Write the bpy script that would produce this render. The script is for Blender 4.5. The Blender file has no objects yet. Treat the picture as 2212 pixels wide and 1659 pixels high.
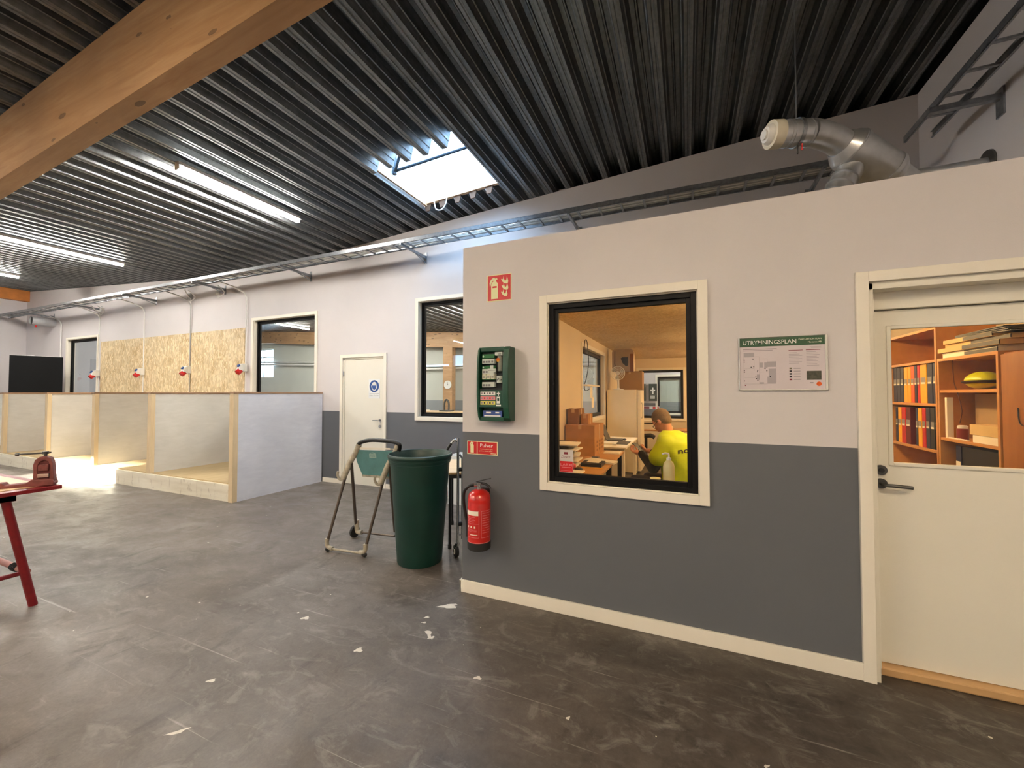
import bpy, bmesh, math, random
from mathutils import Vector, Matrix
random.seed(7)
S = bpy.context.scene
C = S.collection
PI = math.pi

# ------------------------------------------------------------------ camera, light, exposure
cam = bpy.data.cameras.new('camera'); cam_o = bpy.data.objects.new('camera', cam); C.objects.link(cam_o)
cam.sensor_width = 36; cam.lens = 876.3/2212*36; cam.clip_start = .02; cam.clip_end = 200
cam_o.location = (0, 0, 1.5)
cam_o.rotation_euler = (math.radians(90+1.411), 0, math.radians(23.333))
S.camera = cam_o
S.view_settings.view_transform = 'Standard'; S.view_settings.look = 'None'
S.view_settings.gamma = 1; S.view_settings.use_curve_mapping = False
S.view_settings.exposure = 1.98
S.cycles.use_denoising = True
S.cycles.max_bounces = 10; S.cycles.diffuse_bounces = 5; S.cycles.glossy_bounces = 4; S.cycles.transmission_bounces = 8
S.cycles.sample_clamp_indirect = 6; S.cycles.caustics_reflective = False; S.cycles.caustics_refractive = False

W = bpy.data.worlds.new('daylight'); S.world = W; W.use_nodes = True
W.node_tree.nodes['Background'].inputs[0].default_value = (.44, .68, 1.0, 1)
W.node_tree.nodes['Background'].inputs[1].default_value = 6.5

sun = bpy.data.lights.new('sun', 'SUN'); sun.energy = 16; sun.angle = .01; sun.color = (1, .96, .88)
sun_o = bpy.data.objects.new('sun', sun); C.objects.link(sun_o)
d = Vector((0.0, 1.0, -.27)); sun_o.rotation_euler = d.to_track_quat('-Z', 'Y').to_euler(); sun_o.location = (-10, -20, 8)

def portal(loc, direction, sx, sy):
    l = bpy.data.lights.new('sky_portal', 'AREA'); l.shape = 'RECTANGLE'; l.size = sx; l.size_y = sy
    l.cycles.is_portal = True
    o = bpy.data.objects.new('sky_portal', l); C.objects.link(o); o.location = loc
    o.rotation_euler = Vector(direction).to_track_quat('-Z', 'Y').to_euler()
portal((-2.78, 4.2, 4.75), (0, 0, -1), 1.16, 1.1)

TUBE = 78.0        # emission of the hall's LED battens
OFFICE = 14.5      # emission of the office lamps

# ------------------------------------------------------------------ materials
def lin(c):
    return tuple(((v/255)/12.92 if v/255 <= .04045 else ((v/255+.055)/1.055)**2.4) for v in c)
MATS = {}
def mat(name, rgb, rough=.6, metal=0.0, var=.06, scale=8, bump=0, bscale=60, spec=.5, stretch=(1, 1, 1), coat=0):
    """principled, its colour broken up by a soft noise in object space"""
    if name in MATS: return MATS[name]
    m = bpy.data.materials.new(name); m.use_nodes = True; nt = m.node_tree; n = nt.nodes; p = n['Principled BSDF']
    c = lin(rgb)
    tc = n.new('ShaderNodeTexCoord'); mp = n.new('ShaderNodeMapping'); mp.inputs['Scale'].default_value = stretch
    nt.links.new(tc.outputs['Object'], mp.inputs[0])
    nz = n.new('ShaderNodeTexNoise'); nz.inputs['Scale'].default_value = scale; nz.inputs['Detail'].default_value = 4
    nt.links.new(mp.outputs[0], nz.inputs['Vector'])
    r = n.new('ShaderNodeValToRGB'); r.color_ramp.elements[0].position = .3; r.color_ramp.elements[1].position = .7
    r.color_ramp.elements[0].color = (*[max(0, v*(1-var)) for v in c], 1)
    r.color_ramp.elements[1].color = (*[min(1, v*(1+var)) for v in c], 1)
    nt.links.new(nz.outputs['Fac'], r.inputs[0]); nt.links.new(r.outputs[0], p.inputs['Base Color'])
    p.inputs['Roughness'].default_value = rough; p.inputs['Metallic'].default_value = metal
    p.inputs['Specular IOR Level'].default_value = spec; p.inputs['Coat Weight'].default_value = coat
    if bump:
        b = n.new('ShaderNodeBump'); b.inputs['Strength'].default_value = bump; b.inputs['Distance'].default_value = .01
        z = n.new('ShaderNodeTexNoise'); z.inputs['Scale'].default_value = bscale; z.inputs['Detail'].default_value = 3
        nt.links.new(mp.outputs[0], z.inputs['Vector']); nt.links.new(z.outputs['Fac'], b.inputs['Height']); nt.links.new(b.outputs[0], p.inputs['Normal'])
    MATS[name] = m; return m
def emit(name, rgb, strength):
    m = bpy.data.materials.new(name); m.use_nodes = True; nt = m.node_tree; nt.nodes.clear()
    e = nt.nodes.new('ShaderNodeEmission'); e.inputs[0].default_value = (*rgb, 1); e.inputs[1].default_value = strength
    o = nt.nodes.new('ShaderNodeOutputMaterial'); nt.links.new(e.outputs[0], o.inputs[0]); MATS[name] = m; return m
def mixc(nt, fac, a, b, mode='MIX'):
    x = nt.nodes.new('ShaderNodeMix'); x.data_type = 'RGBA'; x.blend_type = mode
    for s, v in ((0, fac), (6, a), (7, b)):
        if hasattr(v, 'is_linked') or hasattr(v, 'links'): nt.links.new(v, x.inputs[s])
        else: x.inputs[s].default_value = v if s == 0 else (*v, 1)
    return x.outputs[2]
def noise(nt, vec, scale, detail=4, rough=.5, dist=0):
    z = nt.nodes.new('ShaderNodeTexNoise'); z.inputs['Scale'].default_value = scale; z.inputs['Detail'].default_value = detail
    z.inputs['Roughness'].default_value = rough; z.inputs['Distortion'].default_value = dist
    nt.links.new(vec, z.inputs['Vector']); return z.outputs['Fac']
def ramp(nt, v, p0, p1, c0=0, c1=1):
    r = nt.nodes.new('ShaderNodeMapRange'); r.inputs[1].default_value = p0; r.inputs[2].default_value = p1
    r.inputs[3].default_value = c0; r.inputs[4].default_value = c1; nt.links.new(v, r.inputs[0]); return r.outputs[0]
def mathn(nt, op, a, b):
    m = nt.nodes.new('ShaderNodeMath'); m.operation = op
    for i, v in enumerate((a, b)):
        if isinstance(v, (int, float)): m.inputs[i].default_value = v
        else: nt.links.new(v, m.inputs[i])
    return m.outputs[0]
def mapping(nt, vec, scale=(1, 1, 1), rot=(0, 0, 0)):
    m = nt.nodes.new('ShaderNodeMapping'); m.inputs['Scale'].default_value = scale; m.inputs['Rotation'].default_value = rot
    nt.links.new(vec, m.inputs[0]); return m.outputs[0]
def bumpn(nt, h, s, dist=.01):
    b = nt.nodes.new('ShaderNodeBump'); b.inputs['Strength'].default_value = s; b.inputs['Distance'].default_value = dist
    nt.links.new(h, b.inputs['Height']); return b.outputs[0]
def newmat(name):
    m = bpy.data.materials.new(name); m.use_nodes = True; MATS[name] = m
    nt = m.node_tree; g = nt.nodes.new('ShaderNodeNewGeometry'); return m, nt, nt.nodes['Principled BSDF'], g.outputs['Position']

def two_tone(name, top, low, z):
    m, nt, p, pos = newmat(name)
    sx = nt.nodes.new('ShaderNodeSeparateXYZ'); nt.links.new(pos, sx.inputs[0])
    f = mathn(nt, 'GREATER_THAN', sx.outputs[2], z)
    n1 = ramp(nt, noise(nt, pos, 1.3, 5), .3, .7, .96, 1.03)
    col = mixc(nt, f, lin(low), lin(top))
    g = nt.nodes.new('ShaderNodeMix'); g.data_type = 'RGBA'; g.blend_type = 'MULTIPLY'; g.inputs[0].default_value = 1
    nt.links.new(col, g.inputs[6]); nt.links.new(n1, g.inputs[7])
    nt.links.new(g.outputs[2], p.inputs['Base Color'])
    p.inputs['Roughness'].default_value = .62
    nt.links.new(bumpn(nt, noise(nt, pos, 160, 3), .12, .004), p.inputs['Normal'])
    return m
PAINT = two_tone('wall_paint', (208, 203, 203), (92, 95, 100), 1.211)
PAINT_PLAIN = two_tone('wall_paint_plain', (208, 203, 203), (208, 203, 203), -9)
OFFPAINT = two_tone('office_paint', (220, 205, 180), (220, 205, 180), -9)

def floor_mat():
    m, nt, p, pos = newmat('floor_concrete')
    ps = mapping(nt, pos, (1, 1.6, 1), (0, 0, .35))
    big = ramp(nt, noise(nt, ps, .45, 3, .5, .4), .38, .62)
    mid = ramp(nt, noise(nt, ps, 1.9, 6, .62, .9), .35, .68)
    fine = ramp(nt, noise(nt, pos, 14, 6, .7, .5), .3, .75)
    sx = nt.nodes.new('ShaderNodeSeparateXYZ'); nt.links.new(pos, sx.inputs[0])
    # floor stained dark by the office; light falloff painted in, paler down the hall
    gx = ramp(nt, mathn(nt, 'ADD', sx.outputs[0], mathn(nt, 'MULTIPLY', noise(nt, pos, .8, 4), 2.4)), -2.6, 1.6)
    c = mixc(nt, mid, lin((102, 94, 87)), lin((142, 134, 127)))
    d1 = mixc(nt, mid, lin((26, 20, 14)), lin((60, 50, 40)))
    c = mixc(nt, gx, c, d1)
    c = mixc(nt, mathn(nt, 'MULTIPLY', big, .35), c, lin((70, 60, 54)))
    # pale dusty smears
    sm = ramp(nt, noise(nt, mapping(nt, pos, (1, 2.6, 1), (0, 0, -.5)), 2.6, 8, .68, 1.6), .55, .72, 0, .7)
    c = mixc(nt, sm, c, lin((140, 134, 128)))
    dk = ramp(nt, noise(nt, mapping(nt, pos, (2.2, 1, 1), (0, 0, .8)), 2.1, 8, .7, 1.2), .55, .70, 0, .62)
    c = mixc(nt, dk, c, lin((28, 22, 17)))
    c = mixc(nt, mathn(nt, 'MULTIPLY', fine, .42), c, lin((118, 110, 102)))
    gr = ramp(nt, noise(nt, pos, 55, 5, .8), .3, .7, 0, .35)
    c = mixc(nt, gr, c, lin((46, 40, 34)))
    blot = ramp(nt, noise(nt, mapping(nt, pos, (1, 1.3, 1), (0, 0, 1.1)), 5.5, 8, .72, 1.0), .54, .66, 0, .42)
    c = mixc(nt, blot, c, lin((134, 128, 121)))
    # long scratches
    wv = nt.nodes.new('ShaderNodeTexNoise'); wv.inputs['Scale'].default_value = 3; wv.inputs['Detail'].default_value = 8; wv.inputs['Distortion'].default_value = .4
    nt.links.new(mapping(nt, pos, (.35, 14, 1), (0, 0, .55)), wv.inputs['Vector'])
    c = mixc(nt, ramp(nt, wv.outputs['Fac'], .66, .72, 0, .35), c, lin((190, 184, 176)))
    # plaster and paint specks
    v = nt.nodes.new('ShaderNodeTexVoronoi'); v.inputs['Scale'].default_value = 9; nt.links.new(mapping(nt, pos, (1, 1, 0)), v.inputs['Vector'])
    rnd = nt.nodes.new('ShaderNodeSeparateXYZ'); nt.links.new(v.outputs['Color'], rnd.inputs[0])
    sz = mathn(nt, 'MULTIPLY', ramp(nt, rnd.outputs[0], .4, 1, 0, .11), ramp(nt, noise(nt, pos, .9, 2), .40, .58))
    spk = mathn(nt, 'LESS_THAN', mathn(nt, 'ADD', v.outputs['Distance'], mathn(nt, 'MULTIPLY', fine, .02)), sz)
    c = mixc(nt, mathn(nt, 'MULTIPLY', spk, .8), c, lin((222, 216, 200)))
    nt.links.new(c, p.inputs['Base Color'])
    rg = mathn(nt, 'ADD', ramp(nt, noise(nt, ps, 2.3, 6, .6, .6), .35, .7, .34, .62), mathn(nt, 'MULTIPLY', fine, .08))
    nt.links.new(rg, p.inputs['Roughness']); p.inputs['Specular IOR Level'].default_value = .5
    nt.links.new(bumpn(nt, noise(nt, pos, 30, 8, .7, .4), .25, .006), p.inputs['Normal'])
    return m
FLOOR = floor_mat()

def osb_mat(name, a, b, scale=1):
    m, nt, p, pos = newmat(name)
    w = noise(nt, pos, 3*scale, 3)
    ds = nt.nodes.new('ShaderNodeVectorMath'); ds.operation = 'ADD'; nt.links.new(mapping(nt, pos, (1, 1, .38)), ds.inputs[0])
    cb = nt.nodes.new('ShaderNodeTexNoise'); cb.inputs['Scale'].default_value = 9*scale; nt.links.new(pos, cb.inputs['Vector'])
    sc = nt.nodes.new('ShaderNodeVectorMath'); sc.operation = 'SCALE'; sc.inputs[3].default_value = .09/scale; nt.links.new(cb.outputs['Color'], sc.inputs[0]); nt.links.new(sc.outputs[0], ds.inputs[1])
    v = nt.nodes.new('ShaderNodeTexVoronoi'); v.inputs['Scale'].default_value = 34*scale; nt.links.new(ds.outputs[0], v.inputs['Vector'])
    s = nt.nodes.new('ShaderNodeSeparateXYZ'); nt.links.new(v.outputs['Color'], s.inputs[0])
    c = mixc(nt, s.outputs[0], lin(a), lin(b))
    c = mixc(nt, ramp(nt, v.outputs['Distance'], .3, .8, 0, .35), c, lin(tuple(int(x*.62) for x in a)))
    c = mixc(nt, ramp(nt, w, .35, .7, 0, .3), c, lin((236, 222, 190)))
    nt.links.new(c, p.inputs['Base Color']); p.inputs['Roughness'].default_value = .6
    nt.links.new(bumpn(nt, v.outputs['Distance'], .15, .003), p.inputs['Normal']); return m
OSB = osb_mat('osb_flakes', (190, 160, 112), (234, 214, 174))
OFFCEIL = osb_mat('office_ceiling_chipboard', (206, 176, 128), (232, 208, 166), 1.2)

def wood_mat(name, a, b, stretch=(1, 14, 14), knots=True, rough=.55, kscale=1.0):
    m, nt, p, pos = newmat(name)
    v = mapping(nt, pos, stretch)
    c = mixc(nt, ramp(nt, noise(nt, v, 1.6, 8, .6, .6), .3, .7), lin(a), lin(b))
    c = mixc(nt, ramp(nt, noise(nt, pos, 1.1, 3), .35, .7, 0, .45), c, lin(tuple(int(x*.82) for x in a)))
    if knots:
        k = nt.nodes.new('ShaderNodeTexVoronoi'); k.inputs['Scale'].default_value = 7*kscale
        nt.links.new(mapping(nt, pos, (.55 if stretch[0] < stretch[2] else 1.6, 1.6, 1.6 if stretch[0] < stretch[2] else .6)), k.inputs['Vector'])
        s = nt.nodes.new('ShaderNodeSeparateXYZ'); nt.links.new(k.outputs['Color'], s.inputs[0])
        kk = mathn(nt, 'LESS_THAN', mathn(nt, 'ADD', k.outputs['Distance'], mathn(nt, 'MULTIPLY', noise(nt, pos, 40, 3), .1)), ramp(nt, s.outputs[1], .1, 1, .06, .30))
        c = mixc(nt, mathn(nt, 'MULTIPLY', kk, .62), c, lin(tuple(int(x*.35) for x in a)))
    nt.links.new(c, p.inputs['Base Color']); p.inputs['Roughness'].default_value = rough
    nt.links.new(bumpn(nt, noise(nt, v, 6, 4), .08, .004), p.inputs['Normal']); return m
GLULAM = wood_mat('glulam_spruce', (176, 132, 86), (202, 162, 116), (1, 12, 12))
PINE_Z = wood_mat('pine_upright', (214, 190, 150), (228, 208, 172), (12, 12, 1), False)
def bark_board():
    m, nt, p, pos = newmat('spruce_board')
    c = mixc(nt, ramp(nt, noise(nt, mapping(nt, pos, (1, 9, 9)), 1.6, 6), .3, .7), lin((216, 208, 188)), lin((234, 229, 212)))
    k = ramp(nt, noise(nt, mapping(nt, pos, (2.2, 1, .8)), 5.5, 8, .7, .8), .57, .70, 0, .6)
    c = mixc(nt, k, c, lin((122, 96, 66))); nt.links.new(c, p.inputs['Base Color']); p.inputs['Roughness'].default_value = .7; return m
SPRUCE = bark_board()
PLATF = wood_mat('platform_plywood', (190, 166, 122), (206, 184, 142), (6, 1, 6), False)
PLY = wood_mat('panel_plywood', (212, 215, 226), (226, 229, 238), (3, 3, 12), False)
PLYD = wood_mat('panel_plywood_oiled', (205, 202, 194), (216, 213, 206), (3, 3, 12), False)
BIRCH = wood_mat('birch_top', (214, 176, 130), (232, 200, 158), (1, 10, 10), False, .35)
OAK = wood_mat('oak_veneer', (186, 128, 66), (206, 148, 84), (8, 1, 8), False, .45)
OAKV = wood_mat('oak_veneer_upright', (150, 92, 40), (172, 112, 54), (8, 8, 1), False, .45)

def sheet_mat():
    m, nt, p, pos = newmat('galvanised_roof_sheet')
    n1 = noise(nt, mapping(nt, pos, (9, .6, 9)), 2.2, 6, .6)
    n2 = noise(nt, pos, 26, 3)
    c = mixc(nt, ramp(nt, mathn(nt, 'ADD', mathn(nt, 'MULTIPLY', n1, .7), mathn(nt, 'MULTIPLY', n2, .3)), .35, .65), lin((96, 100, 102)), lin((146, 150, 152)))
    nt.links.new(c, p.inputs['Base Color']); p.inputs['Metallic'].default_value = .8
    nt.links.new(ramp(nt, n1, .3, .7, .36, .5), p.inputs['Roughness']); return m
SHEET = sheet_mat()

TRIM = mat('trim_paint', (232, 226, 212), .45, var=.02, scale=3, bump=.05, bscale=90)
DOORP = mat('door_paint', (226, 222, 208), .5, var=.02, scale=2, bump=.06, bscale=220)
BLACKF = mat('black_window_frame', (9, 9, 10), .5, var=.1, spec=.2)
GALV = mat('galvanised_steel', (150, 154, 158), .38, .85, var=.18, scale=30)
GALVD = mat('galvanised_spiral', (186, 188, 190), .3, .7, var=.12, scale=14)
STEEL = mat('bright_steel', (190, 192, 195), .22, 1.0, var=.05)
DARKSTEEL = mat('dark_steel', (84, 84, 82), .4, .6, var=.15)
BLACK = mat('black_plastic', (20, 20, 21), .45, var=.15)
RUBBER = mat('black_rubber', (26, 25, 24), .75, var=.15)
WHITE = mat('white_plastic', (226, 225, 220), .4, var=.02)
GREYP = mat('grey_plastic', (170, 170, 166), .5, var=.05)
RED = mat('signal_red', (196, 24, 26), .35, var=.06)
REDS = mat('red_bench_steel', (118, 16, 24), .4, var=.2, scale=20)
REDC = mat('red_cylinder', (192, 28, 22), .28, var=.06, coat=.4)
BLUE = mat('signal_blue', (30, 74, 140), .4, var=.04)
LUMI = mat('photoluminescent_cream', (226, 226, 178), .5, var=.02)
BINGREEN = mat('bin_green', (10, 50, 42), .42, var=.14, scale=5, bump=.05, bscale=30)
BINDARK = mat('bin_green_inside', (8, 40, 32), .5, var=.1)
AIDGREEN = mat('station_green', (10, 66, 46), .38, var=.08)
AIDMID = mat('label_green', (44, 112, 56), .5, var=.04)
TEAL = mat('teal_dispenser', (84, 128, 130), .4, var=.12, scale=12)
CASTI = mat('worn_cast_grey', (168, 160, 142), .55, .1, var=.22, scale=25)
BROWNT = mat('grey_brown_tube', (86, 76, 68), .4, .4, var=.15)
VISE = mat('worn_red_casting', (118, 60, 56), .6, var=.25, scale=40)
CARD = mat('cardboard', (178, 128, 72), .8, var=.08, scale=12)
CARDD = mat('cardboard_dark', (140, 98, 56), .8, var=.08, scale=12)
PAPER = mat('paper', (232, 224, 206), .7, var=.03)
NAVY = mat('binder_navy', (18, 26, 58), .45, var=.08)
YELL = mat('binder_yellow', (226, 164, 28), .45, var=.06)
ORNG = mat('binder_orange', (214, 84, 34), .45, var=.06)
BRED = mat('binder_red', (186, 20, 22), .45, var=.06)
HIVIS = mat('hi_vis_yellow', (206, 226, 20), .7, var=.08, scale=14, bump=.25, bscale=22)
HIVIST = mat('hi_vis_green_hem', (122, 170, 60), .7, var=.06)
CLOTHB = mat('black_cloth', (18, 17, 18), .85, var=.2, bump=.2, bscale=40)
TROUS = mat('dark_trousers', (42, 26, 24), .85, var=.2, bump=.2, bscale=40)
SKIN = mat('skin', (206, 142, 110), .5, var=.06, scale=20)
HAIR = mat('short_grey_hair', (120, 98, 72), .8, var=.3, scale=120, bump=.4, bscale=200)
MESHC = mat('office_carpetless_floor', (130, 120, 104), .5, var=.1)
BOARDB = mat('board_black', (10, 11, 13), .6, var=.08, spec=.15)
ORANGE = mat('signal_orange', (226, 96, 24), .5, var=.03)
PLANW = mat('plan_paper', (206, 196, 200), .35, var=.02)
PLANG = mat('plan_green', (26, 72, 40), .4, var=.05)
INKG = mat('ink_grey', (140, 132, 138), .6, var=.03)
INKL = mat('ink_light_grey', (168, 160, 166), .6, var=.03)
INK = mat('ink_black', (30, 28, 30), .6, var=.03)
INKR = mat('ink_maroon', (120, 30, 46), .6, var=.03)
PHOTO = mat('aerial_photo', (62, 62, 50), .5, var=.5, scale=60)
PINKT = mat('label_pink', (214, 130, 134), .5, var=.05)
SCREEN = mat('screen_dark', (14, 15, 18), .2, var=.05)
STAIN = mat('dried_plaster', (205, 200, 188), .8, var=.08, scale=30)

def glass_mat(name, tint=(.95, .97, .97), refl=1.5):
    m = bpy.data.materials.new(name); m.use_nodes = True; nt = m.node_tree; nt.nodes.clear()
    t = nt.nodes.new('ShaderNodeBsdfTransparent'); t.inputs[0].default_value = (*tint, 1)
    g = nt.nodes.new('ShaderNodeBsdfGlossy'); g.inputs['Roughness'].default_value = .015; g.inputs[0].default_value = (.95, .97, 1, 1)
    f = nt.nodes.new('ShaderNodeFresnel'); f.inputs[0].default_value = refl
    x = nt.nodes.new('ShaderNodeMixShader'); o = nt.nodes.new('ShaderNodeOutputMaterial')
    ge = nt.nodes.new('ShaderNodeNewGeometry'); inv = mathn(nt, 'SUBTRACT', 1.0, ge.outputs['Backfacing'])
    nt.links.new(mathn(nt, 'MULTIPLY', f.outputs[0], inv), x.inputs[0]); nt.links.new(t.outputs[0], x.inputs[1]); nt.links.new(g.outputs[0], x.inputs[2]); nt.links.new(x.outputs[0], o.inputs[0])
    MATS[name] = m; return m
GLASS = glass_mat('window_glass')
CLEAR = glass_mat('clear_plastic', (.86, .9, .88), 1.35)

EM_TUBE = emit('led_diffuser', (1, .94, .85), TUBE)
EM_WARM = emit('led_diffuser_warm', (1, .80, .56), TUBE*1.75)
EM_FAR = emit('led_diffuser_far_hall', (1, .95, .86), TUBE)
EM_OFF = emit('office_lamp_glow', (1, .64, .30), OFFICE)

# ------------------------------------------------------------------ mesh builder
class MB:
    def __init__(s): s.v = []; s.f = []; s.m = []; s.sm = []; s.mats = []; s.M = Matrix.Identity(4)
    def mi(s, m):
        if m not in s.mats: s.mats.append(m)
        return s.mats.index(m)
    def add(s, vs, fs, m, smooth=False):
        b = len(s.v); s.v += [s.M @ Vector(p) for p in vs]; k = s.mi(m)
        flip = s.M.determinant() < 0
        for f in fs:
            s.f.append([b+i for i in (reversed(f) if flip else f)]); s.m.append(k); s.sm.append(smooth)
        return s
    def box(s, x0, x1, y0, y1, z0, z1, m):
        v = [(x, y, z) for z in (z0, z1) for y in (y0, y1) for x in (x0, x1)]
        return s.add(v, [(0, 2, 3, 1), (4, 5, 7, 6), (0, 1, 5, 4), (2, 6, 7, 3), (0, 4, 6, 2), (1, 3, 7, 5)], m)
    def hexa(s, bot, top, m):      # 4 bottom + 4 top points, same order
        n = len(bot); v = list(bot)+list(top)
        f = [tuple(reversed(range(n))), tuple(range(n, 2*n))]+[(i, (i+1) % n, n+(i+1) % n, n+i) for i in range(n)]
        return s.add(v, f, m)
    def prism(s, pts, z0, z1, m, smooth=False):   # 2-D outline in local xy, extruded in z (counter-clockwise)
        return s.hexa([(x, y, z0) for x, y in pts], [(x, y, z1) for x, y in pts], m)
    def rings(s, rings, m, caps=True, smooth=True, closed=True):
        n = len(rings[0]); v = [p for r in rings for p in r]; f = []
        for k in range(len(rings)-1):
            for i in range(n if closed else n-1):
                j = (i+1) % n; f.append((k*n+i, k*n+j, (k+1)*n+j, (k+1)*n+i))
        if caps: f.append(tuple(reversed(range(n)))); f.append(tuple(range((len(rings)-1)*n, len(rings)*n)))
        return s.add(v, f, m, smooth)
    def cyl(s, p0, p1, r0, m, r1=None, n=16, caps=True):
        return s.tube([p0, p1], r0, m, n=n, caps=caps, r_end=r1)
    def tube(s, pts, r, m, n=10, caps=True, r_end=None, smooth_path=0, radii=None):
        P = [Vector(p) for p in pts]
        if smooth_path:
            Q = []
            for i in range(len(P)-1):
                p0 = P[max(i-1, 0)]; p1 = P[i]; p2 = P[i+1]; p3 = P[min(i+2, len(P)-1)]
                for t in range(smooth_path):
                    u = t/smooth_path
                    Q.append(.5*((2*p1)+(p2-p0)*u+(2*p0-5*p1+4*p2-p3)*u*u+(3*p1-p0-3*p2+p3)*u**3))
            P = Q+[P[-1]]
        rr = radii or [r+(0 if r_end is None else (r_end-r)*i/(len(P)-1)) for i in range(len(P))]
        if len(rr) != len(P): rr = [rr[min(int(i/(len(P)-1)*(len(rr)-1)), len(rr)-1)] for i in range(len(P))]
        t0 = (P[1]-P[0]).normalized(); up = Vector((0, 0, 1)) if abs(t0.z) < .9 else Vector((1, 0, 0))
        a = t0.cross(up).normalized(); R = []
        for i, p in enumerate(P):
            t = ((P[min(i+1, len(P)-1)]-P[max(i-1, 0)])).normalized()
            a = (a-t*a.dot(t)).normalized(); b = t.cross(a)
            R.append([p+(a*math.cos(2*PI*k/n)+b*math.sin(2*PI*k/n))*rr[i] for k in range(n)])
        return s.rings(R, m, caps)
    def lathe(s, prof, m, c=(0, 0), n=40, caps=True, z=0):
        return s.rings([[(c[0]+r*math.cos(2*PI*k/n), c[1]+r*math.sin(2*PI*k/n), z+h) for k in range(n)] for r, h in prof], m, caps)
    def ball(s, c, r, m, n=16, k=10, sq=(1, 1, 1)):
        R = []
        for i in range(1, k):
            a = -PI/2+PI*i/k
            R.append([(c[0]+r*sq[0]*math.cos(a)*math.cos(2*PI*j/n), c[1]+r*sq[1]*math.cos(a)*math.sin(2*PI*j/n), c[2]+r*sq[2]*math.sin(a)) for j in range(n)])
        return s.rings(R, m, True)
    def poly(s, pts, m, z=0):
        return s.add([(x, y, z) for x, y in pts], [tuple(range(len(pts)))], m)
    def disc(s, cx, cy, r, m, z=0, n=32, ry=None):
        return s.poly([(cx+r*math.cos(2*PI*k/n), cy+(ry or r)*math.sin(2*PI*k/n)) for k in range(n)], m, z)
    def rect(s, x0, x1, y0, y1, m, z=0): return s.poly([(x0, y0), (x1, y0), (x1, y1), (x0, y1)], m, z)
    def text(s, txt, x, y, h, m, z=0, w=None, shear=0, align='LEFT', bold=0):
        cu = bpy.data.curves.new('t', 'FONT'); cu.body = txt; cu.size = 1; cu.resolution_u = 2; cu.shear = shear; cu.offset = bold; cu.align_x = 'LEFT'
        o = bpy.data.objects.new('t', cu); C.objects.link(o); bpy.context.view_layer.update()
        me = bpy.data.meshes.new_from_object(o.evaluated_get(bpy.context.evaluated_depsgraph_get()))
        vs = [v.co.copy() for v in me.vertices]; fs = [tuple(p.vertices) for p in me.polygons]
        bpy.data.objects.remove(o); bpy.data.curves.remove(cu); bpy.data.meshes.remove(me)
        if not vs: return s
        x0 = min(v.x for v in vs); x1 = max(v.x for v in vs)
        k = h/.73; kx = w/(x1-x0) if w else k
        off = {'LEFT': 0, 'RIGHT': -(x1-x0)*kx, 'CENTER': -(x1-x0)*kx/2}[align]
        return s.add([(x+off+(v.x-x0)*kx, y+v.y*k, z) for v in vs], fs, m)
    def build(s, name, parent=None, loc=None, bevel=0, label=None, seg=2, kind=None):
        me = bpy.data.meshes.new(name)
        off = Vector(loc) if loc is not None else Vector((0, 0, 0))
        if parent is not None:
            r = parent
            while r.parent: r = r.parent
            off = Vector(r.location)
        me.from_pydata([tuple(v-off) for v in s.v], [], s.f); 
        for m in s.mats: me.materials.append(m)
        me.polygons.foreach_set('material_index', s.m); me.polygons.foreach_set('use_smooth', s.sm)
        me.update()
        if any(s.sm): me.set_sharp_from_angle(angle=math.radians(38))
        o = bpy.data.objects.new(name, me); C.objects.link(o)
        if parent is not None: o.parent = parent
        else: o.location = off
        if bevel:
            b = o.modifiers.new('bevel', 'BEVEL'); b.width = bevel; b.segments = seg; b.limit_method = 'ANGLE'; b.angle_limit = math.radians(50); b.harden_normals = False
        if label: o['label'] = label
        if kind: o['kind'] = kind
        return o
def on_wall(x, y, z):     # local x right, y up, z towards the viewer of a wall that faces -Y
    return Matrix(((1, 0, 0, x), (0, 0, -1, y), (0, 1, 0, z), (0, 0, 0, 1)))
def frame(o, u, v):       # o origin, u/v directions, w = u x v
    u = Vector(u).normalized(); v = Vector(v); v = (v-u*v.dot(u)).normalized(); w = u.cross(v)
    return Matrix(((u.x, v.x, w.x, o[0]), (u.y, v.y, w.y, o[1]), (u.z, v.z, w.z, o[2]), (0, 0, 0, 1)))
def tag(o, label, cat, group=None):
    o['label'] = label; o['category'] = cat
    if group: o['group'] = group
    return o
def thing(name, label, cat, loc, group=None, rz=0):
    o = bpy.data.objects.new(name, None); C.objects.link(o); o.location = loc; o.rotation_euler = (0, 0, rz); o.empty_display_size = .1
    return tag(o, label, cat, group)
def struct(mb, name, parent=None, bevel=0):
    o = mb.build(name, parent, bevel=bevel)
    if parent is None: o['kind'] = 'structure'
    return o
def struct_empty(name, loc=(0, 0, 0)):
    o = bpy.data.objects.new(name, None); C.objects.link(o); o.location = loc; o['kind'] = 'structure'; return o
def dup(root, loc, rz=None, label=None, name=None):
    def cp(o, par):
        c = o.copy(); C.objects.link(c)
        if par is not None: c.parent = par
        for ch in o.children: cp(ch, c)
        return c
    r = cp(root, None); r.location = loc
    if rz is not None: r.rotation_euler = (0, 0, rz)
    if label: r['label'] = label
    return r

XV = -7.63
def R(x): return 4.30+.0635*x if x > XV else 3.325-.0642*x        # underside of the roof sheet: two planes meeting in a valley
SK = (-3.362, -2.19, 3.67, 4.75)                                    # skylight opening x0 x1 y0 y1

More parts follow.
